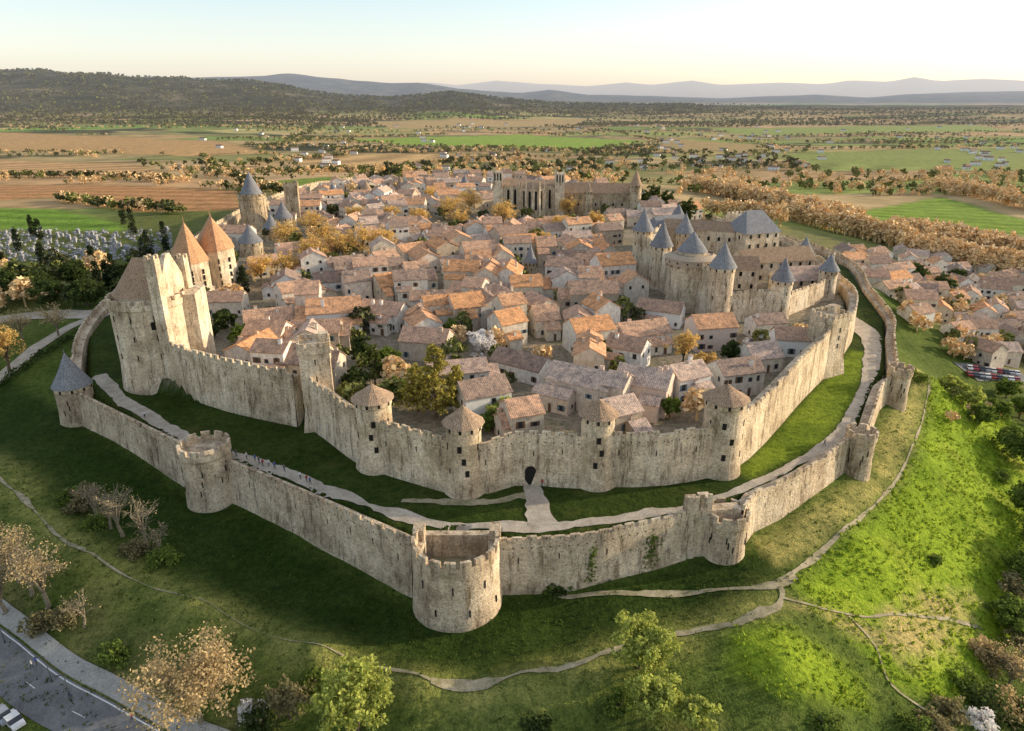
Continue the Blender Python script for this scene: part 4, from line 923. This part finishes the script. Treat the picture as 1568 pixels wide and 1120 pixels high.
pts=along([((-80,268),(150,272),70,4),((150,272),(285,280),50,5),((310,240),(370,280),70,8),((370,280),(440,300),50,6),((95,308),(270,328),60,6),((250,193),(470,200),90,30),((470,262),(640,262),70,12),((-80,190),(250,196),90,30),((370,250),(520,240),60,16),((640,255),(800,240),60,14)]); mass('hedgerow_trees',pts,rng.uniform(5,10,len(pts)),[HD,HG,HO],1.2,6,16,.13,21)
def rows(n,ur,vr,dens,seed,lenr):
    r=np.random.default_rng(seed); out=[]
    for _ in range(n):
        u=r.uniform(*ur); v=r.uniform(*vr); x,y,_z=PT(u,v); L=r.uniform(*lenr)*(1+y/1500); an=r.normal(.12,.22) if r.random()<.8 else r.uniform(0,3.1)
        k=max(3,int(L/dens/(1+y/4000))); t=np.linspace(-.5,.5,k)*L; p=np.stack([x+t*math.cos(an),y+t*math.sin(an)],1)+r.normal(0,1.5+y/900,(k,2)); out.append(p)
    return np.concatenate(out)
def clean(p,flds=True):
    p=p[(sdist(p[:,0],p[:,1],OUTER)>14)]
    for pl,_ in FIELDS: p=p[sdist(p[:,0],p[:,1],np.array([PT(u,v)[:2] for u,v in pl]))>-2]
    return p
p=withz(clean(rows(75,(-100,1650),(232,300),6,5,(50,160)))); mass('hedgerow_trees',p,rng.uniform(4,9,len(p)),[HD,HG,HO,HO],1.2,5,14,.13,4)
p=withz(clean(rows(95,(-100,1650),(190,240),7,6,(80,260)))); mass('hedgerow_trees',p,rng.uniform(5,10,len(p)),[HD,HG,HG,HO],1.4,4,10,.18,5)
p=withz(clean(rows(95,(-100,1650),(167,193),15,7,(250,700)))); mass('distant_woodland',p,rng.uniform(7,12,len(p)),[HD,HD,HG],2.0,4,8,.26,6)
# scrub forest on the near hills
rh=np.random.default_rng(77); hx=rh.uniform(-5200,1200,16000); hy=rh.uniform(2700,5200,16000); kz=(gz(hx,hy)>5)&(fnoise(hx,hy,500,3)>-.3); p=withz(np.stack([hx[kz],hy[kz]],1))[:7000]; mass('hill_forest',p,rh.uniform(8,14,len(p)),[HD,HD,HD,HG],2.4,4,5,.34,78)
def grove(n,poly_px,seed):
    r=np.random.default_rng(seed); out=[]
    us=[a for a,_ in poly_px]; vs=[b for _,b in poly_px]
    for _ in range(n):
        out.append(PT(r.uniform(min(us),max(us)),r.uniform(min(vs),max(vs)))[:2])
    return np.array(out)
p=withz(clean(grove(260,[(540,248),(960,284)],1))); mass('grove_trees',p,rng.uniform(9,14,len(p)),[HD,HG,HO,HO],1.0,6,18,.13,7)
p=withz(clean(grove(150,[(890,228),(1250,262)],2))); mass('grove_trees',p,rng.uniform(8,13,len(p)),[HD,HD,HG],1.2,5,16,.15,8)
p=withz(clean(grove(170,[(1040,262),(1600,300)],3))); mass('grove_trees',p,rng.uniform(8,13,len(p)),[HO,HG,HO],1.0,5,16,.15,9)
p=withz(clean(grove(90,[(1380,400),(1600,555)],5))); p=p[p[:,0]>165]; mass('suburb_trees',p,rng.uniform(5,9,len(p)),[HO,HG,HO],1.0,6,18,.12,11)
p=withz(clean(grove(60,[(-60,400),(260,480)],6))); mass('park_trees',p,rng.uniform(7,12,len(p)),[HD,HG,HO],1.0,7,20,.12,12)
p=withz(clean(grove(26,[(1430,598),(1640,650)],9))); p=p[p[:,0]>115]; mass('slope_scrub',p,rng.uniform(2.5,4.5,len(p)),[HG,HG,HO],1.2,9,24,.10,13)
# garden trees between the houses
rt=np.random.default_rng(5); gp=[]
for _ in range(5000):
    x,y=rt.uniform(-130,120),rt.uniform(128,520)
    if sdist(np.array([x]),np.array([y]),INNER)[0]>-5 or sdist(np.array([x]),np.array([y]),CAST)[0]<3: continue
    if np.min(np.hypot(TOWNH[:,0]-x,TOWNH[:,1]-y))<7.6: continue
    if gp and min(math.hypot(x-a,y-b_) for a,b_ in gp)<5: continue
    gp.append((x,y))
    if len(gp)>110: break
p=withz(gp); mass('garden_trees',p,rt.uniform(4.5,9,len(p)),[HG,HD,HG,HO],1.0,9,24,.10,15)
hp=np.array([PT(u,v)[:2] for u,v in [(-60,625),(0,590),(60,550),(110,518),(150,500)]]); hp=catmull(hp,1.1)
c=np.repeat(withz(hp)+[0,0,1.0],2,0)+rng.normal(0,.4,(len(hp)*2,3)); quads_obj('clipped_hedge',leaves(c,1.1,22,.3,rng),np.zeros(len(c)*22),[LD])

# ---------------------------------------------------------------- cemetery
MARB=flat('tomb_stone',(.36,.36,.38),.7,.5,.5); b=B()
for _ in range(520):
    u=rng.uniform(-30,262); v=rng.uniform(352,402)
    x,y,z=PT(u,v)
    if float(sdist(np.array([x]),np.array([y]),OUTER)[0])<12: continue
    hh=rng.choice([.5,.8,1.8,2.8],p=[.45,.3,.15,.10]); ww=rng.uniform(.9,1.6); b.box(x,y,z-.3,z+hh,ww,2.1,.2,0)
    if hh>2: b.box(x,y,z+hh,z+hh+.7,ww+.3,2.4,.2,0,tap=.1)
    else: b.box(x,y+1,z+hh,z+hh+1.1,.18,.14,.2,0); b.box(x,y+1,z+hh+.65,z+hh+.82,.7,.13,.2,0)
b.done('cemetery_tombs',[MARB])
b=B(); r=random.Random(4)
for _ in range(150):
    u=r.uniform(250,1600); v=r.uniform(190,262); 
    if r.random()<.5: u=r.choice((480,1010,1480,1180,700))+r.gauss(0,30)
    x,y,z=PT(u,v)
    if float(sdist(np.array([x]),np.array([y]),OUTER)[0])<40: continue
    w=r.uniform(8,17); d=8; h=r.uniform(3.5,6); ro=r.uniform(-.5,.5); b.box(x,y,z-2,z+h,w,d,ro,0); cc,s_=math.cos(ro),math.sin(ro); g=lambda a,q,zz:(x+a*cc-q*s_,y+a*s_+q*cc,z+zz)
    b.face([g(-w/2-.4,-d/2-.4,h),g(w/2+.4,-d/2-.4,h),g(w/2+.4,0,h+2.4),g(-w/2-.4,0,h+2.4)],1); b.face([g(w/2+.4,d/2+.4,h),g(-w/2-.4,d/2+.4,h),g(-w/2-.4,0,h+2.4),g(w/2+.4,0,h+2.4)],1)
    for k in range(3): p=g((k-1)*w*.3,-d/2-.03,0); b.box(p[0],p[1],z+1,z+2.4,1,.1,ro,2)
b.done('distant_farmhouses',[WPL,TILE,DARK])

# ---------------------------------------------------------------- people
def person_mesh(stride,cols,seed):
    v=[(0,0,.95),(0,0,1.18),(0,0,1.42),(0,0,1.52),(0,.01,1.62),(0,.015,1.72),
       (.19,0,1.40),(.23,-stride*.25,1.13),(.22,-stride*.1+.10,.90),(-.19,0,1.40),(-.23,stride*.25,1.13),(-.22,stride*.1+.12,.90),
       (.10,0,.90),(.10,stride*.35+.03,.50),(.10,stride*.55,.08),(.10,stride*.55+.17,.04),(-.10,0,.90),(-.10,-stride*.2+.03,.50),(-.10,-stride*.65,.10),(-.10,-stride*.65+.17,.05)]
    e=[(0,1),(1,2),(2,3),(3,4),(4,5),(2,6),(6,7),(7,8),(2,9),(9,10),(10,11),(0,12),(12,13),(13,14),(14,15),(0,16),(16,17),(17,18),(18,19)]
    rad=[.15,.14,.16,.06,.10,.09,.07,.05,.04,.07,.05,.04,.10,.07,.05,.045,.10,.07,.05,.045]
    me=bpy.data.meshes.new('p'); me.from_pydata(v,e,[]); ob=bpy.data.objects.new('p',me); SC.collection.objects.link(ob)
    mo=ob.modifiers.new('s','SKIN'); 
    for i,sv in enumerate(me.skin_vertices[0].data): sv.radius=(rad[i],rad[i]*.8); sv.use_root=(i==0)
    ob.modifiers.new('ss','SUBSURF').levels=1
    dg=bpy.context.evaluated_depsgraph_get(); nm=bpy.data.meshes.new_from_object(ob.evaluated_get(dg)); bpy.data.objects.remove(ob)
    nm.materials.clear()
    for c in cols: nm.materials.append(c)
    for p in nm.polygons:
        z=p.center.z; x=abs(p.center.x); y=p.center.y
        p.material_index=0 if (z<.93 and x<.17) else (1 if z<1.5 and z>.95 else (3 if (z>1.68 or (z>1.58 and y<-.03)) else 2))
        p.use_smooth=True
    return nm
SK=flat('skin',(.45,.28,.2)); HR=flat('hair',(.05,.035,.025)); DN=flat('denim',(.05,.07,.13)); BK=flat('dark_trousers',(.03,.03,.035)); RD=flat('red_jacket',(.4,.05,.04)); BL=flat('blue_jacket',(.07,.12,.3)); WT=flat('white_shirt',(.7,.7,.68)); GCOAT=flat('grey_coat',(.12,.12,.13))
PM=[person_mesh(.35,[DN,RD,SK,HR],1),person_mesh(.28,[BK,WT,SK,HR],2),person_mesh(-.3,[BK,BL,SK,HR],3),person_mesh(.4,[DN,GCOAT,SK,HR],4)]
rp=random.Random(2)
def person(x,y,z,a,k):
    o=bpy.data.objects.new('person',PM[k%4]); o.location=(x,y,z-.0); o.rotation_euler=(0,0,a); o.scale=(1,1,rp.uniform(.94,1.04)); SC.collection.objects.link(o)
for i,(u,v) in enumerate([(343,692),(349,695),(355,697),(362,699),(352,700),(378,704),(391,707),(397,710),(403,714),(412,714),(421,718),(436,722),(470,738),(460,733),(475,741),(1262,682),(830,745),(222,640)]):
    x,y=P(u,v,9.15); person(x,y,float(gz(x,y))+.12,math.radians(rp.choice([60,240,200,250])),i)
for i,(u,v) in enumerate([(50,1024),(57,1020),(108,1068),(204,1106),(1235,528),(1150,528),(1140,535),(1130,530)]):
    x,y,z=PT(u,v); person(x,y,z+.14,rp.uniform(0,6),i+1)
MET=flat('dark_metal',(.06,.06,.065),.5,.1,2,.5); LENS=flat('lamp_lens',(.6,.6,.55),.3)
for u,v in [(80,1045),(110,1075),(8,985)]:
    x,y,z=PT(u,v); b=B(); b.ring(x,y,z,z+.5,.14,.12,8); b.ring(x,y,z+.5,z+5.2,.07,.045,8); b.box(x-.5,y,z+5.15,z+5.23,1.1,.07,0,0,base=True); b.box(x-1.1,y,z+5.05,z+5.2,.6,.28,0,0,base=True); b.box(x-1.1,y,z+5.01,z+5.05,.45,.2,0,1,base=True); b.done('street_lamp',[MET,LENS])
CAN=flat('canvas',(.75,.73,.68),.8,.1)
for u,v in [(1160,520),(1172,518),(1184,516),(1166,526),(1178,524),(1120,436),(1130,440),(1140,437)]:
    x,y=P(u,v,13); z=float(gz(x,y)); b=B(); b.ring(x,y,z,z+2.6,.04,.04,6,1); b.ring(x,y,z+2.3,z+2.9,1.9,0,8,0); b.ring(x,y,z+2.1,z+2.3,1.88,1.9,8,0); b.ring(x,y,z,z+.1,.35,.3,8,1,True); b.done('parasol',[CAN,MET])
def car(x,y,z,a,mat):
    b=B(); c,s=math.cos(a),math.sin(a); f=lambda p,q,zz:(x+p*c-q*s,y+p*s+q*c,z+zz)
    prof=[(-2.1,.35),(-2.15,.75),(-1.9,.95),(-1.2,1.0),(-.75,1.42),(.7,1.45),(1.35,1.0),(2.05,.85),(2.15,.5),(2.1,.3)]
    L=[f(p,-.85,h) for p,h in prof]; R_=[f(p,.85,h) for p,h in prof]; b.face(L,0); b.face(R_[::-1],0)
    for i in range(len(prof)):
        j=(i+1)%len(prof); b.face([L[i],L[j],R_[j],R_[i]][::-1],1 if i in(3,5) else 0)
    for sd_ in(-1,1):
        q=[f(p,sd_*.865,h) for p,h in [(-1.05,1.02),(-.68,1.36),(.62,1.38),(1.15,1.02)]]; b.face(q if sd_<0 else q[::-1],1)
        for wx in(-1.3,1.35):
            b.face([f(wx+.33*math.cos(t),sd_*.88,.33+.33*math.sin(t)) for t in np.linspace(0,6.283,13)[:-1]*(-sd_)],2); k=[(wx+.33*math.cos(t),.33+.33*math.sin(t)) for t in np.linspace(0,6.283,13)]
            for i in range(12): b.face([f(k[i][0],sd_*.88,k[i][1]),f(k[i+1][0],sd_*.88,k[i+1][1]),f(k[i+1][0],sd_*.6,k[i+1][1]),f(k[i][0],sd_*.6,k[i][1])],2)
    b.done('parked_car',[mat,GLASS,MET],(x,y,z))
CARS=[flat('car_paint_white',(.7,.7,.7),.3,.05,2,.5),flat('car_paint_silver',(.35,.36,.38),.3,.05,2,.5),flat('car_paint_dark',(.04,.04,.05),.3,.05,2,.5),flat('car_paint_red',(.3,.03,.03),.3,.05,2,.5)]
for i in range(18):
    x,y,z=PT(1484+(i%9)*9,566+(i//9)*10+(i%9)*1.0); car(x,y,z+.27,1.2,CARS[(i*7)%4])
for i,(u,v) in enumerate([(22,1108),(5,1100),(1195,478),(1208,474)]):
    x,y,z=PT(u,v); car(x,y,z+.12,-.6,CARS[i%4])

# ---------------------------------------------------------------- light, sky, camera
EL=math.radians(15.5); AZ=math.radians(14)   # azimuth measured from +X towards +Y
sd_=Vector((math.cos(EL)*math.cos(AZ),math.cos(EL)*math.sin(AZ),math.sin(EL)))
sun=bpy.data.lights.new('sun','SUN'); sun.energy=5.0; sun.angle=math.radians(.5); sun.color=(1,.82,.58)
so=bpy.data.objects.new('sun',sun); so.rotation_euler=(-sd_).to_track_quat('-Z','Y').to_euler(); so.location=(200,0,200); SC.collection.objects.link(so)
w=bpy.data.worlds.new('World'); SC.world=w; w.use_nodes=True; nt=w.node_tree; bg=nt.nodes['Background']
sk=nt.nodes.new('ShaderNodeTexSky'); sk.sky_type='NISHITA'; sk.sun_disc=False; sk.sun_elevation=EL; sk.sun_rotation=math.pi/2-AZ; sk.air_density=1.0; sk.dust_density=2.0; sk.ozone_density=1.0; sk.altitude=100
# bright horizon haze added to the clear-sky model; upper part is shadow fill
tc=nt.nodes.new('ShaderNodeTexCoord'); sp=nt.nodes.new('ShaderNodeSeparateXYZ'); nt.links.new(tc.outputs['Generated'],sp.inputs[0])
cr=nt.nodes.new('ShaderNodeValToRGB'); e=cr.color_ramp.elements; e[0].position=0; e[0].color=(.60,.52,.47,1); e[1].position=1; e[1].color=(.34,.34,.34,1)
for pz,cc_ in ((.05,(.56,.54,.52)),(.12,(.37,.44,.47)),(.4,(.34,.345,.35))): q=e.new(pz); q.color=(*cc_,1)
nt.links.new(sp.outputs['Z'],cr.inputs[0])
sc_=nt.nodes.new('ShaderNodeVectorMath'); sc_.operation='SCALE'; sc_.inputs['Scale'].default_value=1/.15; nt.links.new(cr.outputs[0],sc_.inputs[0])
ad=nt.nodes.new('ShaderNodeVectorMath'); ad.operation='ADD'; nt.links.new(sk.outputs[0],ad.inputs[0]); nt.links.new(sc_.outputs[0],ad.inputs[1])
nt.links.new(ad.outputs[0],bg.inputs[0]); bg.inputs[1].default_value=.15
cam=bpy.data.cameras.new('camera'); cam.sensor_width=36; cam.lens=36*F/1568; cam.clip_end=80000; cam.clip_start=1
co=bpy.data.objects.new('camera',cam); co.location=(0,0,CZ); co.rotation_euler=(math.pi/2-TH,0,0); SC.collection.objects.link(co); SC.camera=co
SC.view_settings.view_transform='Standard'; SC.view_settings.look='None'; SC.view_settings.exposure=0
